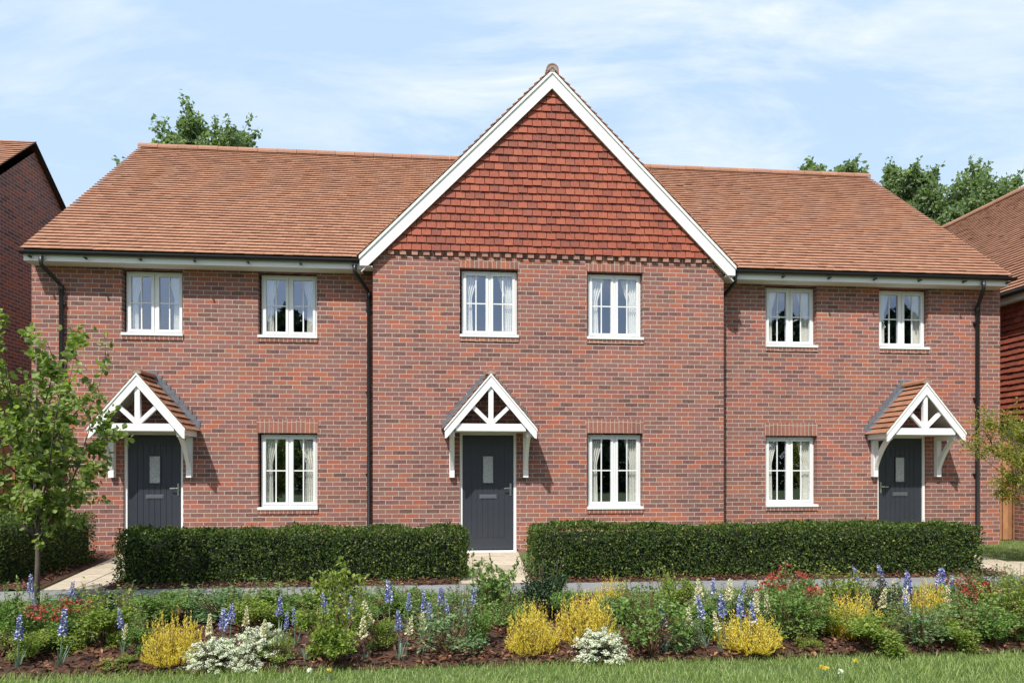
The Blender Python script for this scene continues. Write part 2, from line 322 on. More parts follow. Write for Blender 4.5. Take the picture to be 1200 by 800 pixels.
# ------------------------------------------------------------------ tile helpers
def tiles(name, mat, O, U, V, N, width, rows, gauge, tw, keep=None, parent=None, span=None, lift=.020, thick=.014, over=1.18, jit=.004, gap=.004):
    """rows of single clay tiles on a plane: O corner, U along the course, V up the slope, N outward; each tile is its own island"""
    O, U, V, N = [np.array(q, float) for q in (O, U, V, N)]
    vs = []
    for r in range(rows):
        off = (r % 2) * .5 * tw
        k = np.arange(-1, int(width / tw) + 2); u0 = k * tw - off; u1 = u0 + tw - gap
        lo, hi = (0, width) if span is None else span(r * gauge)
        u0 = np.clip(u0, lo, hi); u1 = np.clip(u1, lo, hi)
        sel = (u1 - u0) > .02; u0, u1 = u0[sel], u1[sel]
        if keep is not None:
            um = (u0 + u1) / 2; P = O + um[:, None] * U + (r + .5) * gauge * V
            s2 = keep(P); u0, u1 = u0[s2], u1[s2]
        n = len(u0)
        if not n: continue
        j = RNG.normal(0, jit, n); jl = np.abs(RNG.normal(0, .003, n))
        va = r * gauge + j; vb = va + gauge * over
        for (uu, vv, nn) in ((u0, va, lift + jl), (u1, va, lift + jl), (u1, vb, 0 * va), (u0, vb, 0 * va)):
            pass
        A = lambda uu, vv, nn: O + uu[:, None] * U + vv[:, None] * V + nn[:, None] * N
        z0 = np.zeros(n)
        c8 = np.stack([A(u0, va, lift + jl), A(u1, va, lift + jl), A(u1, vb, z0), A(u0, vb, z0),
                       A(u0, va, lift + jl + thick), A(u1, va, lift + jl + thick), A(u1, vb, z0 + thick * .6), A(u0, vb, z0 + thick * .6)], 1)
        vs.append(c8)
    Vv = np.concatenate(vs); n = len(Vv)
    q = np.array([(4, 5, 6, 7), (0, 1, 5, 4), (1, 2, 6, 5), (3, 0, 4, 7), (0, 3, 2, 1)])
    F = (np.arange(n)[:, None, None] * 8 + q[None]).reshape(-1, 4)
    return link(name, np_mesh(name, Vv.reshape(-1, 3), F), mat, parent)
def ridge_run(p0, p1, r, seg, parent, mat, name='ridge_tiles', arc=200, tilt=True):
    p0, p1 = Vector(p0), Vector(p1); L = (p1 - p0).length; d = (p1 - p0) / L; n = max(1, round(L / seg)); m = MB()
    side = d.cross(Vector((0, 0, 1))).normalized()
    for i in range(n):
        a = p0 + d * (L * i / n + .004); b = p0 + d * (L * (i + 1) / n - .004)
        jz = random.uniform(-.004, .004); K = 9; V = []
        for q in (a, b):
            for rr in (r, r - .02):
                for k in range(K):
                    th = radians(-10 + arc * k / (K - 1)); V.append(q + side * cos(th) * rr + Vector((0, 0, sin(th) * rr + jz)))
        F = []
        for k in range(K - 1):
            F += [(k, k + 1, 2 * K + k + 1, 2 * K + k), (K + k + 1, K + k, 3 * K + k, 3 * K + k + 1), (k + 1, k, K + k, K + k + 1), (2 * K + k, 2 * K + k + 1, 3 * K + k + 1, 3 * K + k)]
        F += [(0, 2 * K, 3 * K, K), (K - 1, 2 * K - 1, 4 * K - 1, 3 * K - 1)]
        m.add(V, F)
    return m.build(name, mat, parent, False)

# ------------------------------------------------------------------ houses
EAVE_Y, EAVE_Z, RIDGE_Y, RIDGE_Z = -.42, 5.245, 4.25, 9.10
SL = Vector((0, RIDGE_Y - EAVE_Y, RIDGE_Z - EAVE_Z)); SLEN = SL.length; SLU = SL / SLEN; SLN = Vector((0, -SLU.z, SLU.y))
GX, GAPEX, GFOOT_L, GFOOT_R, GFZ = 1.898, 8.655, -1.503, 5.300, 5.243
GP = -.5
def main_z(Y): return EAVE_Z + (Y - EAVE_Y) * (RIDGE_Z - EAVE_Z) / (RIDGE_Y - EAVE_Y)
def gable_z(X): return GAPEX - abs(X - GX) * (GAPEX - GFZ) / (GFOOT_R - GX)
def front_wall(name, x0, x1, Y, z0, z1, holes, parent, depth=.19):
    xs = sorted({x0, x1, *[h[i] for h in holes for i in (0, 1)]}); zs = sorted({z0, z1, *[h[i] for h in holes for i in (2, 3)]})
    m = MB()
    for a, b in zip(xs, xs[1:]):
        for c, d in zip(zs, zs[1:]):
            mx, mz = (a + b) / 2, (c + d) / 2
            if any(h[0] < mx < h[1] and h[2] < mz < h[3] for h in holes): continue
            m.quad((a, Y, c), (b, Y, c), (b, Y, d), (a, Y, d))
    for a, b, c, d in holes:
        e = Y + depth
        m.quad((a, Y, c), (a, Y, d), (a, e, d), (a, e, c)); m.quad((b, Y, d), (b, Y, c), (b, e, c), (b, e, d))
        m.quad((a, Y, d), (b, Y, d), (b, e, d), (a, e, d)); m.quad((a, Y, c), (a, e, c), (b, e, c), (b, Y, c))
    return m
def lintel(cx, wdt, z0, Y, parent, h=.25):
    return MB().box(cx - wdt / 2, cx + wdt / 2, Y - .004, Y + .03, z0, z0 + h).build('brick_lintel', M['soldier'], parent)
def window(x0, x1, z0, z1, Y, parent):
    """double casement: outer frame (part) with sashes, panes, glazing bars and sill as sub-parts"""
    sillz = z0 + .05; yf = Y + .112; ox0, ox1, W = x0, x1, x1 - x0; x0 += .036; x1 -= .012; z1 -= .026; cx = (x0 + x1) / 2  # frame held off the brickwork; the gap imitates the dark shaded reveal
    m = MB(); a = .030
    m.box(x0, x0 + a, yf, yf + .07, sillz, z1); m.box(x1 - a, x1, yf, yf + .07, sillz, z1)
    m.box(x0 + a, x1 - a, yf, yf + .07, z1 - a, z1); m.box(x0 + a, x1 - a, yf, yf + .07, sillz, sillz + a)
    m.box(cx - .017, cx + .017, yf, yf + .07, sillz + a, z1 - a)
    fr = m.build('window', M['upvc'], parent)
    for l, r in ((x0 + a, cx - .017), (cx + .017, x1 - a)):
        l += .003; r -= .003; b = sillz + a + .003; t_ = z1 - a - .003; s = .047; ys = yf - .012
        q = MB()
        q.box(l, l + s, ys, ys + .05, b, t_); q.box(r - s, r, ys, ys + .05, b, t_); q.box(l + s, r - s, ys, ys + .05, t_ - s, t_); q.box(l + s, r - s, ys, ys + .05, b, b + s)
        q.build('sash', M['upvc'], fr)
        MB().quad((l + s, ys + .03, b + s), (r - s, ys + .03, b + s), (r - s, ys + .03, t_ - s), (l + s, ys + .03, t_ - s)).build('pane', M['glass'], fr)
        gb = MB(); mx = (l + r) / 2; mz = (b + t_) / 2
        gb.box(mx - .011, mx + .011, ys + .018, ys + .0285, b + s, t_ - s); gb.box(l + s, mx - .011, ys + .019, ys + .0285, mz - .011, mz + .011); gb.box(mx + .011, r - s, ys + .019, ys + .0285, mz - .011, mz + .011)
        gb.build('glazing_bars', M['upvc'], fr)
    MB().box(ox0 - .002, ox1 + .012, Y - .035, yf + .05, z0, sillz - .002).build('sill', M['upvc'], fr)
    MB().box(ox0, ox1 + .012, Y - .018, Y + .03, z0 - .075, z0 - .003).build('brick_sill', M['soldier'], fr)
    return fr
def curtain(x0, x1, z0, z1, Y, side, label):
    """one hanging cream curtain, gathered towards its side of the window, with real folds"""
    nz, nu = 26, 44; V = []; W = random.uniform(.26, .34)
    ph = random.random() * 6
    for i in range(nz):
        f = i / (nz - 1); z = z1 - .02 - f * (z1 - z0 - .05)
        wd = W * (1 - .42 * min(1, f / .42) ** 1.3 + .10 * max(0, f - .42)) 
        for j in range(nu):
            u = j / (nu - 1); yy = Y + .024 * sin(u * 2 * pi * 5.5 + ph + .7 * sin(f * 3)) * (1 - .3 * f)
            x = (x0 + u * wd) if side < 0 else (x1 - u * wd)
            V.append((x, yy, z))
    F = [(i * nu + j, i * nu + j + 1, (i + 1) * nu + j + 1, (i + 1) * nu + j) for i in range(nz - 1) for j in range(nu - 1)]
    o = MB().add(V, F).build('curtain', M['curtain'], None, True)
    md = o.modifiers.new('cloth', 'SOLIDIFY'); md.thickness = .004
    return tag(o, label, 'curtain', 'cream curtains in the house windows')
def door(cx, Y, parent, mirror=False):
    hw = .51; z0 = .045; z1 = 2.17; a = .048; yf = Y + .045
    m = MB()
    m.box(cx - hw, cx - hw + a, yf, yf + .08, z0, z1); m.box(cx + hw - a, cx + hw, yf, yf + .08, z0, z1)
    m.box(cx - hw + a, cx + hw - a, yf, yf + .08, z1 - a, z1); m.box(cx - hw, cx + hw, yf - .06, yf + .08, .012, z0 - .001)
    fr = m.build('door_frame', M['white'], parent)
    l, r, b, t_ = cx - hw + a + .004, cx + hw - a - .004, z0 + .02, z1 - a - .004
    ys = yf + .022; W = r - l
    d = MB(); d.box(l, r, ys + .008, ys + .05, b, t_)
    pl = l + .175 * W; pr = l + .825 * W; pt = t_ - .16; pb = b + .21; e = .0
    d.box(l, pl - .004, ys, ys + .008, b, t_); d.box(pr + .004, r, ys, ys + .008, b, t_)
    d.box(pl - .004, pr + .004, ys, ys + .008, pt + .004, t_); d.box(pl - .004, pr + .004, ys, ys + .008, b, pb - .004)
    n = 6; wdt = (pr - pl) / n; gx0, gx1 = cx - .105, cx + .105; gz0, gz1 = 1.245, 1.755
    for i in range(n):
        x0 = pl + i * wdt + .005; x1 = pl + (i + 1) * wdt - .005
        if x1 <= gx0 or x0 >= gx1: d.box(x0, x1, ys + .001, ys + .008, pb, pt)
        else: d.box(x0, x1, ys + .001, ys + .008, pb, gz0 - .006); d.box(x0, x1, ys + .001, ys + .008, gz1 + .006, pt)
    do = d.build('door', M['door'], parent)
    g1 = MB(); g1.box(gx0 + .015, gx1 - .015, ys - .002, ys + .0075, gz0 + .015, gz1 - .015); g1.build('glazed_panel', M['obscure'], do)
    g2 = MB()
    for bx in ((gx0, gx0 + .014, gz0, gz1), (gx1 - .014, gx1, gz0, gz1), (gx0 + .014, gx1 - .014, gz0, gz0 + .014), (gx0 + .014, gx1 - .014, gz1 - .014, gz1)): g2.box(bx[0], bx[1], ys - .010, ys + .007, bx[2], bx[3])
    g2.build('panel_surround', M['door'], do)
    lb = MB(); lb.box(cx - .155, cx + .155, ys - .008, ys + .0, .975, 1.055); lb.box(cx - .135, cx + .135, ys - .016, ys - .008, .990, 1.040); lb.build('letterbox', M['letter'], do)
    s = -1 if mirror else 1; hx = cx + s * (hw - a - .055)
    h = MB(); h.box(hx - .016, hx + .016, ys - .012, ys - .001, 1.03, 1.25); h.tube([(hx, ys - .012, 1.165), (hx, ys - .055, 1.165), (hx - s * .03, ys - .062, 1.165), (hx - s * .125, ys - .060, 1.163)], .011, 8)
    h.tube([(hx, ys - .012, 1.07), (hx, ys - .02, 1.07)], .012, 10)
    h.build('handle', M['chrome'], do)
    return do
def canopy(cx, Y, parent):
    """small gabled door hood: part with tiles, truss, brackets, lining and stepped flashing as sub-parts"""
    hw = .785; ap = 3.14; lo = 2.21; dp = .63; yf = Y - dp
    s = (ap - lo) / hw; ang = atan(s)
    def zline(dx, drop=0): return ap - drop - s * abs(dx)
    # barge boards + tie beam + king post + struts, the white front truss (part root)
    m = MB(); bw = .20
    def board(sgn, d0, d1, y0, y1, ext=hw):
        poly = [(cx, ap - d0), (cx + sgn * ext, ap - d0 - s * ext), (cx + sgn * ext, ap - d0 - s * ext - (d1 - d0) * .78), (cx + sgn * (ext - .035), ap - d1 - s * (ext - .035) + .01), (cx, ap - d1)]
        m.prism(poly, y0, y1)
    for sg in (-1, 1):
        board(sg, .045, .22, yf - .012, yf + .018, hw)
    root = m.build('door_canopy', M['white'], parent)
    k = MB()
    for sg in (-1, 1):
        k.prism([(cx, ap), (cx + sg * (hw + .012), ap - s * (hw + .012)), (cx + sg * (hw + .012), ap - s * (hw + .012) - .040), (cx, ap - .040)], yf - .026, yf + .012)
    k.build('cover_strip', M['white'], root)
    q = MB(); zt = 2.285
    q.box(cx - .60, cx + .60, yf + .020, yf + .085, zt - .125, zt)
    q.box(cx - .042, cx + .042, yf + .020, yf + .085, zt, ap - .20)
    for sg in (-1, 1):
        p0 = Vector((cx + sg * .03, 0, zt + .02)); p1 = Vector((cx + sg * .335, 0, zt + .315)); d = (p1 - p0).normalized(); nn = Vector((-d.z, 0, d.x)) * .034
        q.prism([((p0 + nn).x, (p0 + nn).z), ((p1 + nn).x, (p1 + nn).z), ((p1 - nn).x, (p1 - nn).z), ((p0 - nn).x, (p0 - nn).z)], yf + .024, yf + .08)
    q.build('truss', M['white'], root)
    for sg in (-1, 1):
        b = MB(); px = cx + sg * .66
        b.box(px - .045, px + .045, Y - .095, Y - .002, 1.36, 2.150)
        b.box(px - .045, px + .045, yf + .09, Y - .096, 2.065, 2.155)
        P = []; n = 9
        for i in range(n):
            f = i / (n - 1); a = f * pi / 2
            P.append((Y - .085 - (dp - .20) * (.62 * f + .38 * (1 - cos(a))), 1.46 + .60 * (.62 * f + .38 * sin(a))))
        for i in range(n - 1):
            (ya, za), (yb, zb) = P[i], P[i + 1]
            d = Vector((0, yb - ya, zb - za)).normalized(); nv = Vector((0, -d.z, d.y)) * -.07
            V = [(px + e * .034, yy + o * nv.y, zz + o * nv.z) for e in (-1, 1) for (yy, zz) in ((ya, za), (yb, zb)) for o in (0, 1)]
            b.add(V, [(0, 1, 3, 2), (4, 6, 7, 5), (0, 2, 6, 4), (1, 5, 7, 3), (0, 4, 5, 1), (2, 3, 7, 6)])
        b.build('bracket', M['white'], root)
        # side fascia of the hood
    f = MB()
    for sg in (-1, 1):
        x = cx + sg * (hw - .03); f.box(min(x, x + sg * .02), max(x, x + sg * .02), yf + .02, Y - .003, 2.085, 2.205)
        f.build('side_fascia', M['white'], root); f = MB()
    MB().box(cx - hw + .055, cx + hw - .055, yf + .088, Y - .003, 2.160, 2.176).build('shade_board', M['white'], root)  # added board, stops sun through the open truss reaching the door
    ln = MB()
    for sg in (-1, 1):
        A = [(cx, ap - .075), (cx + sg * (hw - .03), ap - .075 - s * (hw - .03)), (cx + sg * (hw - .03), ap - .055 - s * (hw - .03)), (cx, ap - .055)]
        ln.prism(A, yf + .02, Y - .003)
    ln.build('roof_lining', M['lining'], root)
    for sg in (-1, 1):
        Vd = Vector((-sg * cos(ang), 0, sin(ang))); N = Vector((sg * sin(ang), 0, cos(ang)))
        O = Vector((cx + sg * (hw + .03), yf - .02, ap - s * (hw + .03))) + N * .0
        L = (hw + .03) / cos(ang); rows = int(L / .132)
        tiles('roof_tiles', M['porchtile'], O, (0, 1, 0), Vd, N, dp + .015, rows, L / rows - .0012, .17, parent=root, lift=.020, thick=.014, over=1.05, jit=.002)
    ridge_run((cx, yf - .03, ap + .0), (cx, Y - .01, ap + .0), .085, .33, root, M['porchtile'], 'ridge_tile')
    e = MB(); K = 14
    e.prism([(cx + .083 * cos(radians(-10 + 200 * k / (K - 1))), ap + .083 * sin(radians(-10 + 200 * k / (K - 1)))) for k in range(K)], yf - .022, yf - .005)
    e.build('ridge_end', M['ridgeend'], root)
    # stepped lead flashing against the brickwork
    fl = MB()
    for sg in (-1, 1):
        st = 11; 
        for i in range(st):
            f0 = i / st; f1 = (i + 1) / st; xa = cx + sg * (hw + .03) * (1 - f0); xb = cx + sg * (hw + .03) * (1 - f1)
            za, zb = zline(xa - cx, -.02), zline(xb - cx, -.02)
            fl.prism([(xa, za), (xb, zb), (xb, zb + .115), (xa + sg * .03, zb + .105)], Y - .010 - .002 * (i % 2), Y - .001)
        A = Vector((cx + sg * (hw + .04), 0, zline(hw + .04, -.028))); B = Vector((cx, 0, ap + .055))
        V = [(A.x, Y - .115, A.z), (B.x, Y - .115, B.z), (B.x, Y - .012, B.z + .008), (A.x, Y - .012, A.z + .012)]
        lo_ = [(p[0], p[1], p[2] - .012) for p in V]
        fl.add(V + lo_, [(0, 1, 2, 3), (7, 6, 5, 4), (0, 4, 5, 1), (1, 5, 6, 2), (2, 6, 7, 3), (3, 7, 4, 0)])
    fl.build('lead_flashing', M['lead'], root)
    return root
def gutter(x0, x1, parent, y=-.375, z=5.200):
    m = MB(); K = 10; r = .050; V = []
    for x in (x0, x1):
        for k in range(K): th = pi + pi * k / (K - 1); V.append((x, y + r * cos(th), z + .03 + r * 1.05 * sin(th)))
    F = [(k, k + 1, K + k + 1, K + k) for k in range(K - 1)] + [tuple(range(K)), tuple(range(2 * K - 1, K - 1, -1))]
    m.add(V, F); m.box(x0, x1, y - r - .006, y - r + .004, z + .022, z + .036)
    o = m.build('gutter', M['black'], parent)
    n = int((x1 - x0) / .92)
    for i in range(n + 1):
        x = x0 + .15 + i * (x1 - x0 - .3) / n
        b = MB(); b.prism([(x - .018, z - .045), (x + .018, z - .045), (x + .010, z - .075), (x - .010, z - .075)], y - .05, y + .06); b.build('gutter_bracket', M['black'], o)
    return o
def downpipe(xg, xw, parent, yw=-.06, zb=.02, yg=-.375):
    m = MB(); r = .036
    m.tube([(xg, yg, 5.16), (xg, yg, 5.02), (xg + (xw - xg) * .15, yg + (yw - yg) * .15, 4.97), (xg + (xw - xg) * .85, yg + (yw - yg) * .85, 4.78), (xw, yw, 4.72), (xw, yw, zb + .1), (xw, yw - .06, zb)], r, 10)
    m.tube([(xw, yw, 4.74), (xw, yw, 4.62)], r + .007, 10)
    o = m.build('downpipe', M['black'], parent, True)
    for z in (4.4, 2.9, 1.4):
        MB().box(xw - .06, xw + .06, yw - .0, yw + .058, z, z + .035).build('pipe_clip', M['black'], o)
    return o
def body(x0, x1, Y, z1, parent, back=8.9):
    """closed rear and flank walls plus floors, partitions and ceilings behind the windows"""
    m = MB()
    for xx, q in ((x0 + .001, .02), (x1 - .001, -.02)):
        pass
    i = MB(); e = .004
    for (z0, zt) in ((.0, 2.5), (2.6, 5.12)):
        a, b, c, d = x0 + .05, x1 - .05, Y + .195, 3.3
        i.quad((a, d, z0), (b, d, z0), (b, d, zt), (a, d, zt)); i.quad((a, c, z0), (b, c, z0), (b, d, z0), (a, d, z0)); i.quad((a, c, zt), (a, d, zt), (b, d, zt), (b, c, zt))
        i.quad((a, c, z0), (a, d, z0), (a, d, zt), (a, c, zt)); i.quad((b, c, z0), (b, c, zt), (b, d, zt), (b, d, z0))
        for pxx in ((a + b) / 2,): i.box(pxx - .05, pxx + .05, c + .02, d - .01, z0 + .002, zt - .002)
    i.build('interior', M['interior'], parent)
WL = [(-5.748, -4.704, 3.89, 5.078), (-3.390, -2.345, 3.89, 5.078), (-3.395, -2.340, .772, 2.165)]
WG = [(.247, 1.291, 3.872, 5.105), (2.556, 3.590, 3.872, 5.105), (2.556, 3.590, .78, 2.165)]
WR = [(6.170, 7.210, 3.876, 5.078), (8.495, 9.531, 3.876, 5.078), (6.170, 7.215, .778, 2.160)]
DL, DG, DR = -5.208, .755, 8.976
# --- left house
X0, X1, X2, X3 = -7.26, -1.288, 5.125, 11.06
hl = empty('terraced_house', (0, 0, 0), label='left brick terraced house with grey door and canopy to the left of its windows', cat='house', group='terrace of brick houses')
hg = empty('terraced_house', (0, 0, 0), label='middle brick house projecting under the tall red tile-hung gable', cat='house', group='terrace of brick houses')
hr = empty('terraced_house', (0, 0, 0), label='right brick terraced house with grey door to the right of its windows', cat='house', group='terrace of brick houses')
def side_gable(m, X, zt=5.08):      # flank wall up to the roof line
    m.add([(X, 0, -.1), (X, 8.5, -.1), (X, 8.5, zt), (X, 4.25, 8.95), (X, 0, zt)], [(0, 1, 2, 3, 4)])
m = front_wall('w', X0, X1, 0, -.1, 5.15, WL + [(DL - .51, DL + .51, .01, 2.17)], hl)
side_gable(m, X0); m.quad((X0, 8.5, -.1), (X1, 8.5, -.1), (X1, 8.5, 5.1), (X0, 8.5, 5.1)); m.build('wall', M['brick'], hl)
m = front_wall('w', X2, X3, 0, -.1, 5.15, WR + [(DR - .51, DR + .51, .01, 2.17)], hr)
side_gable(m, X3); m.quad((X2, 8.5, -.1), (X3, 8.5, -.1), (X3, 8.5, 5.1), (X2, 8.5, 5.1)); m.build('wall', M['brick'], hr)
m = front_wall('w', X1, X2, GP, -.1, 5.40, WG + [(DG - .51, DG + .51, .01, 2.17)], hg)
for X in (X1, X2): m.quad((X, GP, -.1), (X, 8.5, -.1), (X, 8.5, 5.40), (X, GP, 5.40))
m.add([(X1 + .0, GP + .002, 5.40), (X2, GP + .002, 5.40), (GX, GP + .002, 8.4)], [(0, 1, 2)])
m.quad((X1, 8.5, -.1), (X2, 8.5, -.1), (X2, 8.5, 5.40), (X1, 8.5, 5.40)); m.build('wall', M['brick'], hg)
for h, a, b, Y in ((hl, X0, X1, 0), (hg, X1, X2, GP), (hr, X2, X3, 0)): body(a, b, Y, 5.1, h)
for W_, Y, h in ((WL, 0, hl), (WG, GP, hg), (WR, 0, hr)):
    for i, q in enumerate(W_):
        window(*q, Y, h)
        if i == 2 or h is hg: lintel((q[0] + q[1]) / 2, q[1] - q[0] + .04, q[3] + .002, Y, h, .25 if i == 2 else .272)
door(DL, 0, hl); door(DG, GP, hg); door(DR, 0, hr, True)
canopy(-5.228, 0, hl); canopy(.764, GP, hg); canopy(9.03, 0, hr)
# roofs
FL, FR = -7.21, 10.965
def on_main(parent, xa, xb, keep=None):
    rows = int(SLEN / .137)
    tiles('roof', M['rooftile'], (xa, EAVE_Y, EAVE_Z), (1, 0, 0), SLU, SLN, xb - xa, rows, SLEN / rows, .168, keep, parent, lift=.020, thick=.018, jit=.0025)
def keep_l(P): return P[:, 2] > np.array([gable_z(x) if x > GFOOT_L else -9 for x in P[:, 0]]) - .25
def keep_r(P): return P[:, 2] > np.array([gable_z(x) if x < GFOOT_R else -9 for x in P[:, 0]]) - .25
on_main(hl, FL, X1, keep_l); on_main(hr, X2, FR, keep_r); on_main(hg, X1, X2, keep_l)
def slope_sheet(xa, xb, parent):
    m = MB(); off = SLN * -.02
    a = Vector((xa, EAVE_Y + .06, main_z(EAVE_Y + .06))) + off; b = Vector((xb, EAVE_Y + .06, main_z(EAVE_Y + .06))) + off; c = Vector((xb, RIDGE_Y, RIDGE_Z)) + off; d = Vector((xa, RIDGE_Y, RIDGE_Z)) + off
    V = [a, b, c, d]; 
    m.add(V + [p + SLN * -.05 for p in V], [(0, 1, 2, 3), (7, 6, 5, 4), (0, 4, 5, 1), (1, 5, 6, 2), (3, 7, 4, 0)])
    # rear slope
    m.quad((xa, RIDGE_Y, RIDGE_Z), (xb, RIDGE_Y, RIDGE_Z), (xb, 8.9, EAVE_Z), (xa, 8.9, EAVE_Z))
    return m
slope_sheet(FL + .01, X1, hl).build('roof_underlay', M['underlay'], hl)
slope_sheet(X2, FR - .01, hr).build('roof_underlay', M['underlay'], hr)
m = MB(); yb = 3.6; m.quad((X1, 3.2, main_z(3.2) - .03), (X2, 3.2, main_z(3.2) - .03), (X2, RIDGE_Y, RIDGE_Z - .03), (X1, RIDGE_Y, RIDGE_Z - .03)); m.quad((X1, RIDGE_Y, RIDGE_Z), (X2, RIDGE_Y, RIDGE_Z), (X2, 8.9, EAVE_Z), (X1, 8.9, EAVE_Z)); m.build('roof_underlay', M['underlay'], hg)
for h, a, b in ((hl, FL - .01, X1), (hg, X1, X2), (hr, X2, FR + .01)):
    ridge_run((a, RIDGE_Y, RIDGE_Z + .0), (b, RIDGE_Y, RIDGE_Z + .0), .11, .46, h, M['ridge'])
# eaves: fascia, soffit, gutters, pipes
for h, a, b in ((hl, FL + .0, -1.50), (hr, 5.275, FR)):
    MB().box(a, b, -.322, -.300, 5.085, 5.245).build('fascia', M['white'], h)
    MB().box(a + .002, b - .002, -.299, -.002, 5.088, 5.100).build('soffit', M['soffit'], h)
m = MB(); m.prism([(FL + .0, 5.08), (FL + .02, 5.08), (FL + .02, 5.26), (FL, 5.26)], -.32, .0); m.build('verge_box_end', M['white'], hl)
m = MB(); m.box(FR - .02, FR, -.299, .0, 5.085, 5.26); m.build('verge_box_end', M['white'], hr)
gutter(FL - .03, -1.51, hl); gutter(5.285, FR + .10, hr)
downpipe(-6.90, -6.735, hl); downpipe(-1.62, -1.405, hl); downpipe(5.40, 5.235, hr); downpipe(10.40, 10.53, hr)
# gable: roof, barge boards, hanging tiles, dentils
gs = (GAPEX - GFZ) / (GFOOT_R - GX); ga = atan(gs); FY = -.615
for sg, foot in ((-1, GFOOT_L), (1, GFOOT_R)):
    hwf = abs(foot - GX); Vd = Vector((-sg * cos(ga), 0, sin(ga))); N = Vector((sg * sin(ga), 0, cos(ga)))
    O = Vector((foot + sg * .03, FY - .03, GFZ - gs * .03 + .012)); L = (hwf + .03) / cos(ga); rows = int(L / .137)
    def spn(v, L=L):
        z = GFZ + v * sin(ga); Yv = EAVE_Y + (z - EAVE_Z) * (RIDGE_Y - EAVE_Y) / (RIDGE_Z - EAVE_Z)
        return (0, max(.30, Yv + .30 - FY))
    tiles('gable_roof', M['rooftile'], O, (0, 1, 0), Vd, N, 5.6, rows, L / rows, .168, None, hg, span=spn, lift=.024, thick=.016)
    u = MB(); A = O - N * .012; B = A + Vd * L
    u.add([A + Vector((0, .05, 0)), A + Vector((0, .45, 0)), B + Vector((0, 4.2, 0)), B + Vector((0, .05, 0))], [(0, 1, 2, 3)]); u.build('gable_underlay', M['underlay'], hg)
    b = MB()
    def bb(d0, d1, y0, y1, ext):
        ft = ext
        zf = lambda x, d: GAPEX - d - gs * x
        b.prism([(GX, GAPEX - d0), (GX + sg * ft, zf(ft, d0)), (GX + sg * ft, zf(ft, d0) - (d1 - d0) * .47), (GX + sg * (ft - (d1 - d0) * .53 / gs), zf(ft, d0) - (d1 - d0) * .47), (GX, GAPEX - d1)], y0, y1)
    bb(.05, .315, FY, FY + .028, hwf); b.build('barge_board', M['white'], hg)
    c_ = MB(); c_.prism([(GX, GAPEX + .004), (GX + sg * (hwf + .012), GFZ - gs * .012 + .004), (GX + sg * (hwf + .012), GFZ - gs * .012 - .052), (GX, GAPEX - .052)], FY - .022, FY + .02); c_.build('barge_cover_strip', M['white'], hg)
    sf = MB(); sf.prism([(GX, GAPEX - .30), (GX + sg * (hwf - .02), GFZ - .30 + gs * .02), (GX + sg * (hwf - .02), GFZ - .28 + gs * .02), (GX, GAPEX - .28)], FY + .029, GP - .03)
    xw = X1 if sg < 0 else X2; xo = GX + sg * hwf
    sf.box(min(xw, xo), max(xw, xo), FY + .030, -.30, 5.06, 5.075); sf.build('gable_soffit', M['soffit'], hg)
    MB().box(min(xo, xo - sg * .02), max(xo, xo - sg * .02), FY + .029, -.30, 5.078, GFZ - .02).build('gable_box_end', M['white'], hg)
ridge_run((GX, FY - .04, GAPEX + .0), (GX, 3.9, GAPEX + .0), .115, .46, hg, M['ridge'])
K = 18; e = MB(); e.prism([(GX + .112 * cos(radians(-14 + 208 * k / (K - 1))), GAPEX + .112 * sin(radians(-14 + 208 * k / (K - 1)))) for k in range(K)], FY - .03, FY - .012); e.build('ridge_end', M['ridgeend'], hg)
hz0 = 5.385; hrows = 21; hga = (8.22 - hz0) / hrows
def hspan(v):
    z = hz0 + v + hga * .5; half = max(0.0, (GAPEX - .25 - z) / gs); c0 = GX - X1
    return (max(c0 - half - .10, .0), min(c0 + half + .10, X2 - X1))
tiles('hanging_tiles', M['hungtile'], (X1, GP - .030, hz0), (1, 0, 0), (0, 0, 1), (0, -1, 0), X2 - X1, hrows + 1, hga, .172, None, hg, span=hspan, lift=.020, thick=.014, over=1.12, jit=.004, gap=.010)
m = MB(); m.box(-1.0, 4.84, GP - .026, GP - .001, hz0 + .02, hz0 + .045); m.build('tile_batten', M['underlay'], hg)
m = MB(); x = -1.02; zd = 5.305; m.box(-1.03, 4.83, GP - .012, GP - .002, zd + .066, zd + .082)
while x < 4.80:
    m.box(x, x + .105, GP - .045, GP + .01, zd, zd + .072); x += .2075
m.build('dentil_course', M['dentil'], hg)

# --- curtains, one object each
CL = [(WL[0], 0, 'in the upper window above the left front door'), (WL[1], 0, 'in the upper window just left of the gable'), (WL[2], 0, 'in the ground floor window left of the gable'),
      (WG[0], GP, 'in the gable window above the middle front door'), (WG[1], GP, 'in the gable upper window on the right'), (WG[2], GP, 'in the ground floor window right of the middle door'),
      (WR[0], 0, 'in the upper window just right of the gable'), (WR[1], 0, 'in the upper window above the right front door'), (WR[2], 0, 'in the ground floor window left of the right door')]
for q, Y, txt in CL:
    curtain(q[0] + .05, q[1] - .05, q[2] + .03, q[3] + .03, Y + .195, -1, 'left cream curtain ' + txt)
    curtain(q[0] + .05, q[1] - .05, q[2] + .03, q[3] + .03, Y + .195, 1, 'right cream curtain ' + txt)

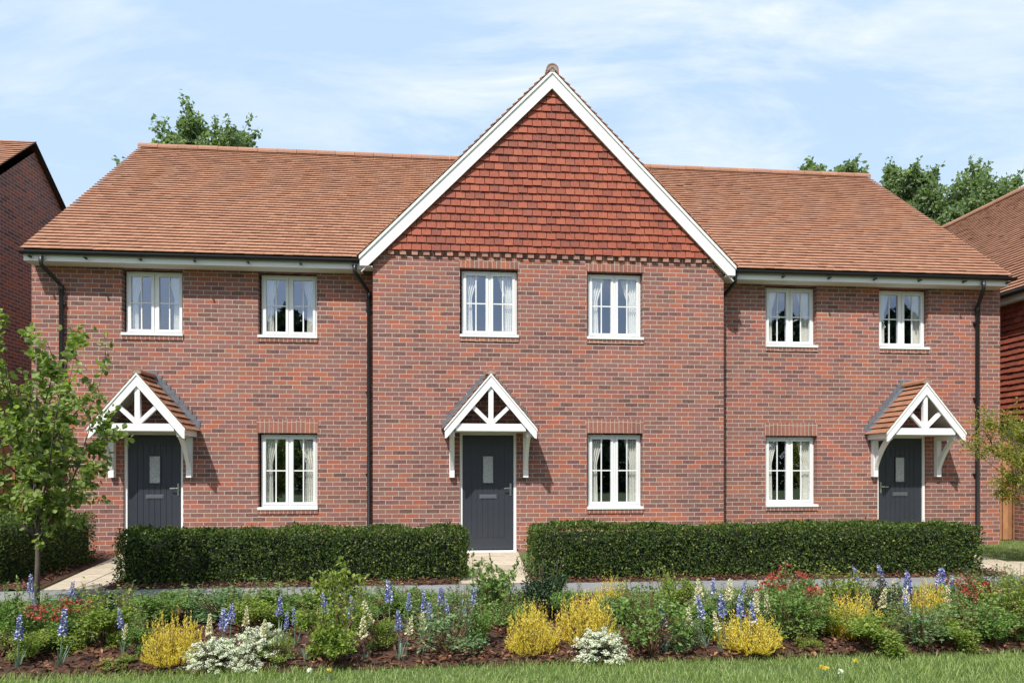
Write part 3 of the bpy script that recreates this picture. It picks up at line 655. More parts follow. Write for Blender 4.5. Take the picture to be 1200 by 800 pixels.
# --- neighbours
nr = empty('neighbour_house', (12.05, 0, 0), label='neighbouring house at the right edge with red tile-hung flank and brown tiled roof', cat='house')
def at(o, p):       # parent keeping world coordinates of the mesh
    o.parent = p; o.location = -Vector(p.location); return o
RX, RE, RZ, RRX, RRZ = 12.05, 11.75, 5.22, 16.5, 9.5
m = MB(); m.quad((RX, 10, -.1), (RX, -2, -.1), (RX, -2, 5.2), (RX, 10, 5.2)); m.add([(RX, -2, -.1), (21, -2, -.1), (21, -2, 5.2), (RRX, -2, 9.2), (RX, -2, 5.2)], [(0, 1, 2, 3, 4)]); m.add([(RX, 10, -.1), (RX, 10, 5.2), (RRX, 10, 9.2), (21, 10, 5.2), (21, 10, -.1)], [(0, 1, 2, 3, 4)])
m.quad((21, -2, -.1), (21, 10, -.1), (21, 10, 5.2), (21, -2, 5.2))
at(m.build('wall', M['brick']), nr)
s_ = Vector((RRX - RE, 0, RRZ - RZ)); sl = s_.length; sv = s_ / sl; sn = Vector((-sv.z, 0, sv.x)); rows = int(sl / .137)
at(tiles('roof', M['rooftile'], (RE, -2.3, RZ), (0, 1, 0), sv, sn, 12.6, rows, sl / rows, .168, lift=.026, thick=.018), nr)
m = MB(); o_ = sn * -.02; m.quad(*(Vector(p) + o_ for p in ((RE, -2.3, RZ), (RE, 10.3, RZ), (RRX, 10.3, RRZ), (RRX, -2.3, RRZ)))); m.quad((RRX, -2.3, RRZ), (RRX, 10.3, RRZ), (21.3, 10.3, RZ), (21.3, -2.3, RZ)); at(m.build('roof_underlay', M['underlay']), nr)
at(ridge_run((RRX, -2.3, RRZ), (RRX, 10.3, RRZ), .12, .46, None, M['ridge']), nr)
at(tiles('hanging_tiles', M['hungtile'], (RX - .03, -2, 2.55), (0, 1, 0), (0, 0, 1), (-1, 0, 0), 12, 20, .128, .17, lift=.024, thick=.016, over=1.12, gap=.011), nr)
at(MB().box(RE + .06, RE + .08, -2.3, 10.3, 5.02, 5.20).build('fascia', M['white']), nr)
at(MB().box(RE + .081, RX - .001, -2.3, 10.3, 5.03, 5.045).build('soffit', M['soffit']), nr)
gt = MB().tube([(RE - .0, -2.35, 5.18), (RE - .0, 10.3, 5.18)], .055, 10).build('gutter', M['black']); at(gt, nr)
nl = empty('neighbour_house', (-9.5, 0, 0), label='neighbouring brick house at the left edge showing its shaded gable end', cat='house')
m = MB(); m.add([(-9.5, -.3, -.1), (-9.5, 8.7, -.1), (-9.5, 8.7, 5.1), (-9.5, 4.2, 8.9), (-9.5, -.3, 5.1)], [(0, 1, 2, 3, 4)]); m.quad((-18, -.3, -.1), (-9.5, -.3, -.1), (-9.5, -.3, 5.1), (-18, -.3, 5.1)); m.quad((-18, 8.7, -.1), (-18, 8.7, 5.1), (-9.5, 8.7, 5.1), (-9.5, 8.7, -.1)); m.add([(-18, -.3, -.1), (-18, -.3, 5.1), (-18, 4.2, 8.9), (-18, 8.7, 5.1), (-18, 8.7, -.1)], [(0, 1, 2, 3, 4)])
at(m.build('wall', M['brick']), nl)
sv = Vector((0, 4.65, 3.9)); sl = sv.length; sv = sv / sl; sn = Vector((0, -sv.z, sv.y)); rows = int(sl / .137)
at(tiles('roof', M['rooftile'], (-18.2, -.7, 5.1), (1, 0, 0), sv, sn, 8.85, rows, sl / rows, .168), nl)
m = MB(); m.quad((-18.2, -.7, 5.08), (-9.36, -.7, 5.08), (-9.36, 3.95, 8.98), (-18.2, 3.95, 8.98)); m.quad((-18.2, 3.95, 9.0), (-9.36, 3.95, 9.0), (-9.36, 9.1, 4.9), (-18.2, 9.1, 4.9)); at(m.build('roof_underlay', M['underlay']), nl)
at(MB().box(-9.42, -9.37, -.7, -.68, 5.0, 5.1).build('fascia', M['white']), nl)

# --- fences: vertical boards
def fence(x0, x1, Y, h, label, z0=.02):
    r = empty('wooden_fence', ((x0 + x1) / 2, Y, 0), label=label, cat='fence', group='timber fences between the houses')
    m = MB(); x = x0; i = 0
    while x < x1 - .02:
        w_ = min(.115, x1 - x); m.box(x + .004, x + w_ - .005, Y + (i % 2) * .022, Y + .018 + (i % 2) * .022, z0, h + random.uniform(-.012, .008)); x += w_; i += 1
    at(m.build('fence_boards', M['timber']), r)
    k = MB()
    for z in (.35, h * .55, h - .3): k.box(x0, x1, Y + .044, Y + .084, z, z + .08)
    at(k.build('fence_rails', M['timber']), r)
fence(-9.49, -7.27, 1.6, 1.95, 'brown timber fence closing the gap on the left beside the shaded gable wall')
fence(11.07, 12.03, .75, 2.10, 'orange brown timber fence behind the small tree at the right edge')

# ------------------------------------------------------------------ foliage helpers
def unit(a): return a / (np.linalg.norm(a, axis=1, keepdims=True) + 1e-9)
def leaf_arrays(P, D, N, L, W, shape='diamond', fold=.25):
    """one leaf per point: D axis, N normal (arrays n x 3), L/W arrays"""
    n = len(P); D = unit(D); N = unit(N - (N * D).sum(1, keepdims=True) * D); S = np.cross(D, N)
    L = np.broadcast_to(L, (n,))[:, None]; W = np.broadcast_to(W, (n,))[:, None]
    if shape == 'diamond':
        V = np.stack([P, P + D * L * .5 + S * W * .5 + N * W * fold, P + D * L, P + D * L * .5 - S * W * .5 + N * W * fold], 1)
        F = np.array([[0, 1, 2, 3]])
    elif shape == 'broad':
        pts = [(0, 0, 0), (.12, .34, .5), (.42, .52, .8), (.72, .36, .55), (1, 0, 0), (.72, -.36, .55), (.42, -.52, .8), (.12, -.34, .5), (.5, 0, 0)]
        V = np.stack([P + D * L * a + S * W * b + N * W * fold * c * .6 for a, b, c in pts], 1)
        F = np.array([[0, 1, 2, 8], [8, 2, 3, 4], [0, 8, 6, 7], [8, 4, 5, 6]])
    else:           # blade
        B = N * L * fold
        V = np.stack([P - S * W * .5, P + S * W * .5, P + D * L * .55 + S * W * .4 + B * .25, P + D * L * .55 - S * W * .4 + B * .25, P + D * L + B], 1)
        F = np.array([[0, 1, 2, 3], [3, 2, 4, 4]])
    k = V.shape[1]; Fa = (np.arange(n)[:, None, None] * k + F[None]).reshape(-1, 4)
    return V.reshape(-1, 3), Fa
def merge(parts):
    vs, fs, b = [], [], 0
    for V, F in parts: vs.append(V); fs.append(F + b); b += len(V)
    return np.concatenate(vs), np.concatenate(fs)
def leaf_obj(name, parts, mat, parent=None):
    V, F = merge(parts); me = bpy.data.meshes.new(name)
    tri = F[:, 2] == F[:, 3]
    ls = np.where(tri, 3, 4); st = np.concatenate([[0], np.cumsum(ls)[:-1]])
    idx = np.concatenate([F[~tri].ravel(), F[tri][:, :3].ravel()]); cnt = np.concatenate([np.full((~tri).sum(), 4), np.full(tri.sum(), 3)])
    st = np.concatenate([[0], np.cumsum(cnt)[:-1]]).astype(np.int32)
    me.vertices.add(len(V)); me.vertices.foreach_set('co', V.astype(np.float32).ravel())
    me.loops.add(len(idx)); me.loops.foreach_set('vertex_index', idx.astype(np.int32))
    me.polygons.add(len(cnt)); me.polygons.foreach_set('loop_start', st)
    me.polygons.foreach_set('use_smooth', np.zeros(len(cnt), bool))
    me.update(calc_edges=True)
    return link(name, me, mat, parent)
def rdir(n): return unit(RNG.normal(size=(n, 3)))

# ------------------------------------------------------------------ clipped hedges
def lump(a, s, seed):
    r = np.random.default_rng(seed); f = r.normal(0, 1, (7, 3)) * s; p = r.random(7) * 6.3
    return np.sin(a @ f.T + p).sum(1) / 7
def hedge(x0, x1, y0, y1, h, label, per=1500, seed=1):
    r = empty('clipped_hedge', ((x0 + x1) / 2, (y0 + y1) / 2, 0), label=label, cat='hedge', group='clipped evergreen hedges')
    cx, cy = r.location.x, r.location.y
    faces = [((x0, y0, .03), (x1 - x0, 0, 0), (0, 0, h - .03), (0, -1, 0)), ((x0, y1, .03), (x1 - x0, 0, 0), (0, 0, h - .03), (0, 1, 0)),
             ((x0, y0, h), (x1 - x0, 0, 0), (0, y1 - y0, 0), (0, 0, 1)), ((x0, y0, .03), (0, y1 - y0, 0), (0, 0, h - .03), (-1, 0, 0)), ((x1, y0, .03), (0, y1 - y0, 0), (0, 0, h - .03), (1, 0, 0))]
    parts = []
    for o, a, b, nn in faces:
        o, a, b, nn = map(np.array, (o, a, b, nn)); ar = np.linalg.norm(a) * np.linalg.norm(b)
        n = int(ar * per * (.35 if nn[1] > 0 else 1)); u = RNG.random((n, 2))
        P = o + u[:, :1] * a + u[:, 1:] * b; dp = np.where(RNG.random(n) < .68, np.abs(RNG.normal(0, .030, n)) - .02, RNG.uniform(.0, .11, n))
        lp = lump(P, 3.0, seed) * .06 + lump(P, 9, seed + 5) * .05
        # rounded shoulders
        e = np.clip((P[:, 2] - (h - .10)) / .10, 0, 1) * (0 if nn[2] else 1)
        P = P + nn * (lp * (.35 if nn[0] else 1) - dp - e * e * .022)[:, None] + RNG.normal(0, .02, (n, 3)) * np.array([1, .3, .3])
        if nn[2]: P[:, 2] += -.0 + .05 * (RNG.random(n) > .94) * RNG.random(n) 
        D = unit(rdir(n) + nn * .55 + np.array([0, 0, .5])); N = unit(nn * .9 + rdir(n) * .75 + np.array([0, 0, .25]))
        s = RNG.uniform(.026, .048, n)
        parts.append(leaf_arrays(P - [cx, cy, 0], D, N, s, s * .62))
    leaf_obj('foliage', parts, M['hedge'], r)
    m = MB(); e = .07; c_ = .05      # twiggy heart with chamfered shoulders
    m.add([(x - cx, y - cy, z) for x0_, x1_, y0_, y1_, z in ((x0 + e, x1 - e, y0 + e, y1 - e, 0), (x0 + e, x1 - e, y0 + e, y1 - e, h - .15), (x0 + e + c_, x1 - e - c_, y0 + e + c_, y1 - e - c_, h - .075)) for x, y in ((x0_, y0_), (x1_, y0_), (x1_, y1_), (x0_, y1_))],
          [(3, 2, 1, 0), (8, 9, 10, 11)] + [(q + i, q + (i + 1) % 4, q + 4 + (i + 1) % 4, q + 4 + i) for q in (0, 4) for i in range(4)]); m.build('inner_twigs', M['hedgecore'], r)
hedge(-4.17, .25, -3.72, -3.02, .675, 'long clipped green hedge between the left path and the central path', 3000, 3)
hedge(1.20, 7.58, -3.78, -3.02, .685, 'longest clipped green hedge running right from the central path', 3000, 11)
hedge(-8.3, -5.62, -3.75, -1.2, .80, 'dark shaded hedge left of the left path behind the young tree', 2000, 21)

# ------------------------------------------------------------------ trees
def skeleton_tree(name, base, height, crown_c, crown_r, n_limb, n_sub, n_leaf, leaf, lmat, bmat, label, cat='tree', fork=.3, trunk_r=.04, group=None, shape='diamond', lsz=(.05, .08), fill=.5, seed=1, twig=.5):
    """tapered trunk, forking limbs to tips spread through the crown's volume, leaves clustered along the twigs"""
    global RNG
    rg = np.random.default_rng(seed); old = RNG; RNG = rg
    r = empty(name, base, label=label, cat=cat, group=group)
    cc = np.array(crown_c, float); cr = np.array(crown_r, float)
    m = MB(); fz = height * fork; twp = []; twd = []
    lean = rg.normal(0, .02, 2) * height
    tr_pts = [(0, 0, -.05), (lean[0] * .2, lean[1] * .2, fz * .5), (lean[0] * .4, lean[1] * .4, fz), (cc[0] * .6, cc[1] * .6, (fz + cc[2]) * .55), (cc[0], cc[1], cc[2] + cr[2] * .55)]
    m.tube(tr_pts, [trunk_r * 1.15, trunk_r, trunk_r * .85, trunk_r * .5, trunk_r * .12], 7)
    for i in range(n_limb):
        f = (i + .5) / n_limb; th = i * 2.4 + rg.random(); s = Vector(tr_pts[2]).lerp(Vector(tr_pts[3]), max(0, f * 1.3 - .3)) if f > .25 else Vector(tr_pts[1]).lerp(Vector(tr_pts[2]), .4 + 2.2 * f)
        ph = rg.uniform(-.55, 1.0); tgt = cc + cr * np.array([cos(th) * cos(ph), sin(th) * cos(ph), sin(ph)]) * rg.uniform(.78, 1.05)
        s = np.array(s); mid = s * .55 + tgt * .45 + np.array([0, 0, -.06 * height * rg.random()]) + rg.normal(0, .03 * height, 3) * .5
        cur = [s, s * .75 + mid * .25, mid, mid * .4 + tgt * .6 + rg.normal(0, .015 * height, 3), tgt]
        rr = trunk_r * .55; m.tube(cur, [rr, rr * .8, rr * .55, rr * .35, rr * .1], 5)
        for j in range(n_sub):
            u = rg.uniform(.3, 1.0); k = min(3, int(u * 4)); a = cur[k] + (cur[k + 1] - cur[k]) * (u * 4 - k)
            out = a - cc; d = unit((unit(out[None])[0] * .6 + rg.normal(0, .7, 3) + np.array([0, 0, .35]))[None])[0]
            ln = twig * cr.mean() * rg.uniform(.35, 1.0); b = a + d * ln * .5 + rg.normal(0, .04, 3) * ln; e = a + d * ln + np.array([0, 0, .05 * ln])
            m.tube([a, b, e], [rr * .28, rr * .18, rr * .05], 4)
            q = rg.random(max(2, n_leaf))[:, None] ** .75
            pts = np.where(q < .5, a + (b - a) * q * 2, b + (e - b) * (q * 2 - 1)) + rg.normal(0, fill * ln * .22, (len(q), 3))
            twp.append(pts); twd.append(np.repeat(d[None], len(q), 0))
    m.build('trunk', bmat, r, True)
    P = np.concatenate(twp); D = np.concatenate(twd); n = len(P)
    D = unit(D * .5 + rdir(n) + np.array([0, 0, -.25])); N = unit(rdir(n) * .8 + np.array([0, 0, .8])); s = rg.uniform(lsz[0], lsz[1], n)
    leaf_obj('crown', [leaf_arrays(P, D, N, s, s * (.74 if shape == 'broad' else .6), shape)], lmat, r)
    RNG = old
    return r
bx, by = ground_at(43, 713)
skeleton_tree('young_tree', (bx, by, 0), 3.50, (.0, 0, 2.18), (.80, .72, 1.26), 28, 9, 22, None, M['treeleaf'], M['bark'], 'slender young tree with broad light leaves in front of the left door', fork=.24, trunk_r=.025, shape='broad', lsz=(.045, .080), fill=.6, seed=12, twig=.36)
skeleton_tree('small_tree', (9.42, -3.0, 0), 3.0, (-.05, .1, 1.72), (.92, .8, 1.22), 28, 10, 58, None, M['birchleaf'], M['bark'], 'airy small tree with yellow green leaves at the right edge', fork=.3, trunk_r=.030, lsz=(.032, .056), fill=.7, seed=5, twig=.40)
def bg_tree(px, Y, ytop, rad, label, seed, rz, n):
    """broad crown: limbs running to many leaf clumps spread over and inside the crown's volume"""
    X = (Y + CD) * tan(atan((px - 600) / FPX) + YAW); H = CH + (550 - ytop) / FPX * depth_of(X, Y)
    rg = np.random.default_rng(seed); r = empty('broadleaf_tree', (X, Y, 0), label=label, cat='tree', group='trees behind the roofs')
    cc = np.array([0, 0, H - rz]); m = MB(); fork = np.array([0, 0, H - 2.0 * rz]); top = np.array([rg.normal(0, .1), 0, H - .5])
    m.tube([(0, 0, -.05), tuple(fork * .5), tuple(fork), tuple(cc), tuple(top)], [.22, .19, .15, .09, .02], 7)
    P = []; N = []
    for i in range(n):
        z = rg.uniform(-.75, 1.0); th = i * 2.4 + rg.normal(0, .4); q = sqrt(1 - z * z) if abs(z) < 1 else 0
        f = rg.uniform(.62, .97) if i % 4 else rg.uniform(.2, .6)
        c = cc + np.array([q * cos(th) * rad, q * sin(th) * rad, z * rz]) * f
        s0 = fork + (top - fork) * rg.uniform(.0, .55); mid = s0 * .5 + c * .5 + rg.normal(0, .12, 3) - [0, 0, .12]
        m.tube([tuple(s0), tuple(mid), tuple(c)], [.06, .04, .012], 5)
        cr = rg.uniform(.15, .27) * rad + .12; k = int(130 + 620 * cr)
        d = unit(rg.normal(size=(k, 3))); P.append(c + d * cr * rg.random((k, 1)) ** .5 * [1, 1, .85]); N.append(d)
        for j in range(3):          # shoots that break the outline
            e = c + unit((c - cc)[None])[0] * cr * rg.uniform(1.0, 1.75) + rg.normal(0, .22, 3) * cr; m.tube([tuple(c), tuple(e)], [.012, .004], 4)
            k = 20; f2 = rg.uniform(.45, 1.05, (k, 1)); P.append(c + (e - c) * f2 + rg.normal(0, .06, (k, 3))); N.append(unit(rg.normal(size=(k, 3))))
    m.build('trunk', M['oldbark'], r, True)
    P = np.concatenate(P); N = np.concatenate(N); k = len(P); sz = rg.uniform(.11, .21, k)
    leaf_obj('crown', [leaf_arrays(P, rg.normal(size=(k, 3)) + N * .4, N * .5 + rg.normal(0, .6, (k, 3)) + [0, 0, .5], sz, sz * .72)], M['bgleaf'], r)
    return r
bg_tree(246, 16, 152, 2.6, 'leafy tree top rising behind the left roof ridge', 31, 2.6, 60)
bg_tree(970, 15, 188, 1.4, 'leafy tree top just showing above the right end of the roof ridge', 33, 1.6, 30)
bg_tree(1066, 15, 188, 1.15, 'slim tree top, left of the two between the right roofs', 35, 2.2, 30)
bg_tree(1122, 14, 207, 2.45, 'bushy rounded tree filling the gap between the right roofs', 36, 2.7, 60)
# trees behind the viewer mirrored in the panes; low ones added to darken them
def belt():
    parts = []; rg = np.random.default_rng(77)
    for (X, h, r_) in [(-50, 7, 5), (-38, 6.5, 5), (-28, 6, 5), (-18, 6, 5), (-11.5, 13.2, 4), (-5, 6, 5), (4, 5.5, 5), (12, 5.8, 5), (19, 6.5, 4), (26.5, 13.5, 4.2), (36, 14.2, 4), (44, 9, 5), (54, 7, 5)]:
        n = 4200; th = rg.random(n) * 6.283; z = rg.random(n) ** .8; q = r_ * np.sqrt(rg.random(n)) * np.sin(np.clip(z * .9 + .12, 0, 1) * pi) ** .55
        P = np.stack([X + q * np.cos(th), -39 + q * np.sin(th), z * h], 1)
        s = rg.uniform(.35, .75, n); parts.append(leaf_arrays(P, rdir(n), rdir(n), s, s * .7))
    o = leaf_obj('tree_belt', parts, M['shrub'][3]); tag(o, 'unseen belt of trees behind the viewer mirrored in the window panes', 'trees', kind='stuff')
belt()

# ------------------------------------------------------------------ bed plants: prototypes are built once, then copied
HIDE = []
def proto(name, cat):
    r = empty(name, (0, 0, 0)); return r
def shrub(seed, n=2700, leaf=(.036, .068), stems=14, lumps=14, spread=.5, shape='diamond', shoots=16):
    """rounded leafy bush about 1 m wide and 1 m tall (scaled per copy)"""
    rg = np.random.default_rng(seed); pts = []; nor = []
    m = MB(); root = empty('green_shrub')
    for i in range(lumps):
        th = rg.random() * 6.283; q = spread * .74 * sqrt(rg.random()); z = rg.uniform(.25, .80) - q * .35
        c = np.array([q * cos(th), q * sin(th), z]); k = n // lumps; s = rg.uniform(.11, .20)
        d = unit(rg.normal(size=(k, 3))); rr = s * rg.random((k, 1)) ** .45
        p = c + d * rr * [1, 1, 1.05]; pts.append(p); nor.append(d)
        m.tube([(0, 0, 0), (c[0] * .45, c[1] * .45, z * .55), tuple(c)], [.012, .009, .004], 4)
    for i in range(shoots):
        th = rg.random() * 6.283; q = spread * .62 * sqrt(rg.random()); a = np.array([q * cos(th), q * sin(th), .62]); b = a * rg.uniform(1.15, 1.6) * [1, 1, .8] + [0, 0, rg.uniform(.16, .45)]
        m.tube([(0, 0, 0), tuple(a * .7), tuple(a), tuple(b)], [.008, .007, .006, .003], 4); k = 16; f = rg.random((k, 1))
        pts.append(a + (b - a) * f + rg.normal(0, .028, (k, 3))); nor.append(unit(rg.normal(size=(k, 3))))
    P = np.concatenate(pts); N = np.concatenate(nor); keep = P[:, 2] > .04; P, N = P[keep], N[keep]; k = len(P)
    D = unit(N * .6 + rg.normal(0, .8, (k, 3)) + [0, 0, .25]); Nn = unit(N * .4 + rg.normal(0, .75, (k, 3)) + [0, 0, .45]); s = rg.uniform(leaf[0], leaf[1], k)
    leaf_obj('foliage', [leaf_arrays(P, D, Nn, s, s * .62)], M['shrub'][0], root); m.build('stems', M['twig'], root)
    return root
def wispy(seed):
    rg = np.random.default_rng(seed); m = MB(); root = empty('green_shrub'); pts = []; nor = []
    for i in range(16):
        th = rg.random() * 6.283; q = rg.uniform(.12, .5); e = np.array([q * cos(th), q * sin(th), rg.uniform(.6, 1.0)]); b = e * [.4, .4, .55] + rg.normal(0, .04, 3)
        m.tube([(0, 0, 0), tuple(b), tuple(e)], [.010, .007, .003], 4)
        for j in range(3):
            f = rg.uniform(.4, .9); a = b + (e - b) * f; t2 = a + rg.normal(0, .13, 3) + [0, 0, .08]; m.tube([tuple(a), tuple(t2)], [.004, .002], 4)
            k = 10; f = rg.random((k, 1)); pts.append(a + (t2 - a) * f + rg.normal(0, .018, (k, 3)))
        k = 14; f = rg.random((k, 1)); pts.append(b + (e - b) * f + rg.normal(0, .02, (k, 3)))
    P = np.concatenate(pts); k = len(P); s = rg.uniform(.065, .11, k)
    leaf_obj('foliage', [leaf_arrays(P, unit(rg.normal(size=(k, 3)) + [0, 0, .3]), unit(rg.normal(size=(k, 3)) * .6 + [0, 0, .8]), s, s * .6)], M['shrub'][0], root); m.build('stems', M['twig'], root)
    return root
def broom(seed):
    """dense yellow bush of many thin upright sprigs"""
    rg = np.random.default_rng(seed); root = empty('yellow_bush'); m = MB(); pts = []; dirs = []
    for i in range(430):
        th = rg.random() * 6.283; inc = np.arccos(1 - rg.random() * .93) ; d = np.array([sin(inc) * cos(th), sin(inc) * sin(th), cos(inc) + .10])
        L = rg.uniform(.60, 1.06) * (.80 + .2 * cos(inc)); b = d * L * np.array([.52, .52, .62]) ; e = d * L * np.array([.56, .56, 1.0]); e[2] = max(e[2], .05); b[2] = max(b[2], .03)
        if i % 2 == 0: m.tube([tuple(d * .06), tuple(b), tuple(e)], [.006, .004, .0015], 3)
        k = 20; f = rg.uniform(.18, 1.02, (k, 1)); q = np.where(f < .5, b * f * 2, b + (e - b) * (f * 2 - 1)); pts.append(q + rg.normal(0, .007, (k, 3))); dirs.append(np.repeat(unit((e - b)[None]), k, 0))
    P = np.concatenate(pts); D = np.concatenate(dirs); k = len(P); s = rg.uniform(.03, .062, k)
    leaf_obj('flowers', [leaf_arrays(P, unit(D + rg.normal(0, .26, (k, 3))), rg.normal(size=(k, 3)), s, s * .30)], M['yellow'], root); m.build('stems', M['twig'], root)
    return root
def spirea(seed):
    """low mound of arching grey-green sprays covered in white blossom clusters"""
    rg = np.random.default_rng(seed); root = empty('white_bush'); m = MB(); gp = []; fp = []
    for i in range(120):
        th = rg.random() * 6.283; inc = np.arccos(1 - rg.random() * .95); d = np.array([sin(inc) * cos(th), sin(inc) * sin(th), cos(inc)]); L = rg.uniform(.7, 1.0)
        b = d * L * [.34, .34, .75]; e = d * L * [.55, .55, .92]; e[2] = max(.03, e[2] - .06)
        m.tube([(0, 0, 0), tuple(b), tuple(e)], [.006, .004, .002], 3)
        k = 26; f = rg.random((k, 1)); gp.append(np.where(f < .5, b * (f * 2), b + (e - b) * (f * 2 - 1)) + rg.normal(0, .03, (k, 3)))
        for j in range(5):
            c = b + (e - b) * rg.uniform(.25, 1.05) + rg.normal(0, .022, 3); k = 12; fp.append(c + unit(rg.normal(size=(k, 3))) * .026)
    P = np.concatenate(gp); P[:, 2] = np.maximum(P[:, 2], .02); k = len(P); s = rg.uniform(.03, .055, k)
    leaf_obj('foliage', [leaf_arrays(P, rg.normal(size=(k, 3)), rg.normal(size=(k, 3)) + [0, 0, .8], s, s * .5)], M['greyleaf'], root)
    P = np.concatenate(fp); k = len(P); s = rg.uniform(.020, .034, k)
    leaf_obj('flowers', [leaf_arrays(P, rg.normal(size=(k, 3)), rg.normal(size=(k, 3)), s, s * .9)], M['whitefl'], root); m.build('stems', M['twig'], root)
    return root
def redbush(seed):
    rg = np.random.default_rng(seed); root = shrub(seed, 1500, lumps=12); root.name = 'red_bush'; pts = []
    for i in range(30):
        th = rg.random() * 6.283; q = .5 * sqrt(rg.random()); c = np.array([q * cos(th), q * sin(th), .99 - q * .55 + rg.normal(0, .05)]); k = 14; pts.append(c + rg.normal(0, .028, (k, 3)) * [1.3, 1.3, .7])
    P = np.concatenate(pts); k = len(P); s = rg.uniform(.035, .06, k)
    leaf_obj('flowers', [leaf_arrays(P, rg.normal(size=(k, 3)), rg.normal(size=(k, 3)) + [0, 0, .6], s, s * .8)], M['redfl'], root)
    return root
def spike(name, seed, mat, fl=.40, width=.085, bend=.05, leaves=8, leafh=.52):
    """flower spike on a stem over sword leaves; built 1 m tall, scaled per copy"""
    rg = np.random.default_rng(seed); root = empty(name); m = MB()
    bx_, by_ = rg.normal(0, bend, 2); top = np.array([bx_, by_, 1.0]); mid = np.array([bx_ * .3, by_ * .3, .55])
    m.tube([(0, 0, 0), tuple(mid), tuple(top)], [.012, .009, .003], 5); m.build('stem', M['strap'], root)
    pts = []; ds = []
    nf = 34
    for i in range(nf):
        f = i / nf; z = 1.0 - fl * (1 - f); c = mid + (top - mid) * ((z - .55) / .45) if z > .55 else mid
        c = np.array([c[0], c[1], z]); th = i * 2.4; rr = width * (.25 + .75 * (1 - f) ** .8) * rg.uniform(.75, 1.1); o = np.array([cos(th), sin(th), .15]); k = 5
        ctr = c + o * rr * .55
        for j in range(k):
            pts.append(ctr + rg.normal(0, .006, 3)); ds.append(o * .9 + rg.normal(0, .75, 3))
    P = np.array(pts); D = np.array(ds); k = len(P); fz = np.clip((P[:, 2] - (1 - fl)) / fl, 0, 1); s = rg.uniform(.04, .065, k) * (1.1 - .6 * fz)
    leaf_obj('flower_spike', [leaf_arrays(P, D, rg.normal(size=(k, 3)), s, s * .85)], mat, root)
    n = leaves; th = rg.random(n) * 6.283; P = np.stack([np.cos(th), np.sin(th), 0 * th], 1) * .02; D = np.stack([np.cos(th) * .22, np.sin(th) * .22, 1 + 0 * th], 1); N = np.stack([np.cos(th), np.sin(th), 0 * th], 1)
    leaf_obj('foliage', [leaf_arrays(P, D, N, rg.uniform(leafh * .55, leafh, n), np.full(n, .042), 'blade', .16)], M['strap'], root)
    return root
P_ = {'g': [shrub(101), shrub(102, 3000, (.032, .058)), shrub(103, 2300, (.042, .078)), shrub(104, 1000)], 'w': [wispy(111), wispy(112)], 'y': [broom(121), broom(122), broom(125)], 's': [spirea(131), spirea(132)], 'r': [redbush(141), redbush(142)],
      'b': [spike('blue_flower', 151, M['bluefl']), spike('blue_flower', 152, M['bluefl'], .36, .09, .07), spike('blue_flower', 153, M['bluefl'], .42, .08, .09)],
      'c': [spike('cream_flower', 161, M['creamfl'], .44, .085, .05, 5, .4), spike('cream_flower', 162, M['creamfl'], .40, .095, .06, 5, .35)]}
USED = set()
GROUP = {'g': 'green shrubs in the flower bed', 'w': 'twiggy light shrubs in the flower bed', 'y': 'yellow bushes in the flower bed', 's': 'white blossom bushes at the front of the bed', 'r': 'red flowering bushes', 'b': 'blue flower spikes in the bed', 'c': 'cream flower spikes in the bed'}
CAT = {'g': 'shrub', 'w': 'shrub', 'y': 'shrub', 's': 'shrub', 'r': 'shrub', 'b': 'flower', 'c': 'flower'}
def plant(kind, px, base, top, wpx, label, tone=None, var=None):
    """kind, foot column and row, top row and width as measured in the photo -> a place on the ground and a real size"""
    lst = P_[kind]; i = (len(USED) * 7 + int(px)) % len(lst) if var is None else var
    src = lst[i]
    if src.name in USED: o = copy_tree(src)
    else: o = src; USED.add(src.name)
    X, Y = ground_at(px, base); Y = min(max(Y, BED[2] + .12), BED[3] - .06); X = (Y + CD) * tan(atan((px - 600) / FPX) + YAW)
    d = depth_of(X, Y); h = max(.08, CH - (top - 550) / FPX * d) * (1.07 if kind in 'gwr' else 1); wd = wpx / FPX * d
    o.location = (X, Y, .02); o.rotation_euler = (0, 0, random.random() * 6.28)
    if kind in 'bc': o.scale = (h * .98 * wpx / 11, h * .98 * wpx / 11, h); o.rotation_euler = (random.gauss(0, .07), random.gauss(0, .07), random.random() * 6.28)
    else: wd *= (1.18 if kind in 'gwr' else 1.06); o.scale = (wd, wd * random.uniform(.85, 1.05), h)
    if tone is not None:
        for ch in o.children:
            if ch.name.startswith('foliage'): ch.material_slots[0].link = 'OBJECT'; ch.material_slots[0].material = M['shrub'][tone]
    tag(o, label, CAT[kind], GROUP[kind])
    return o
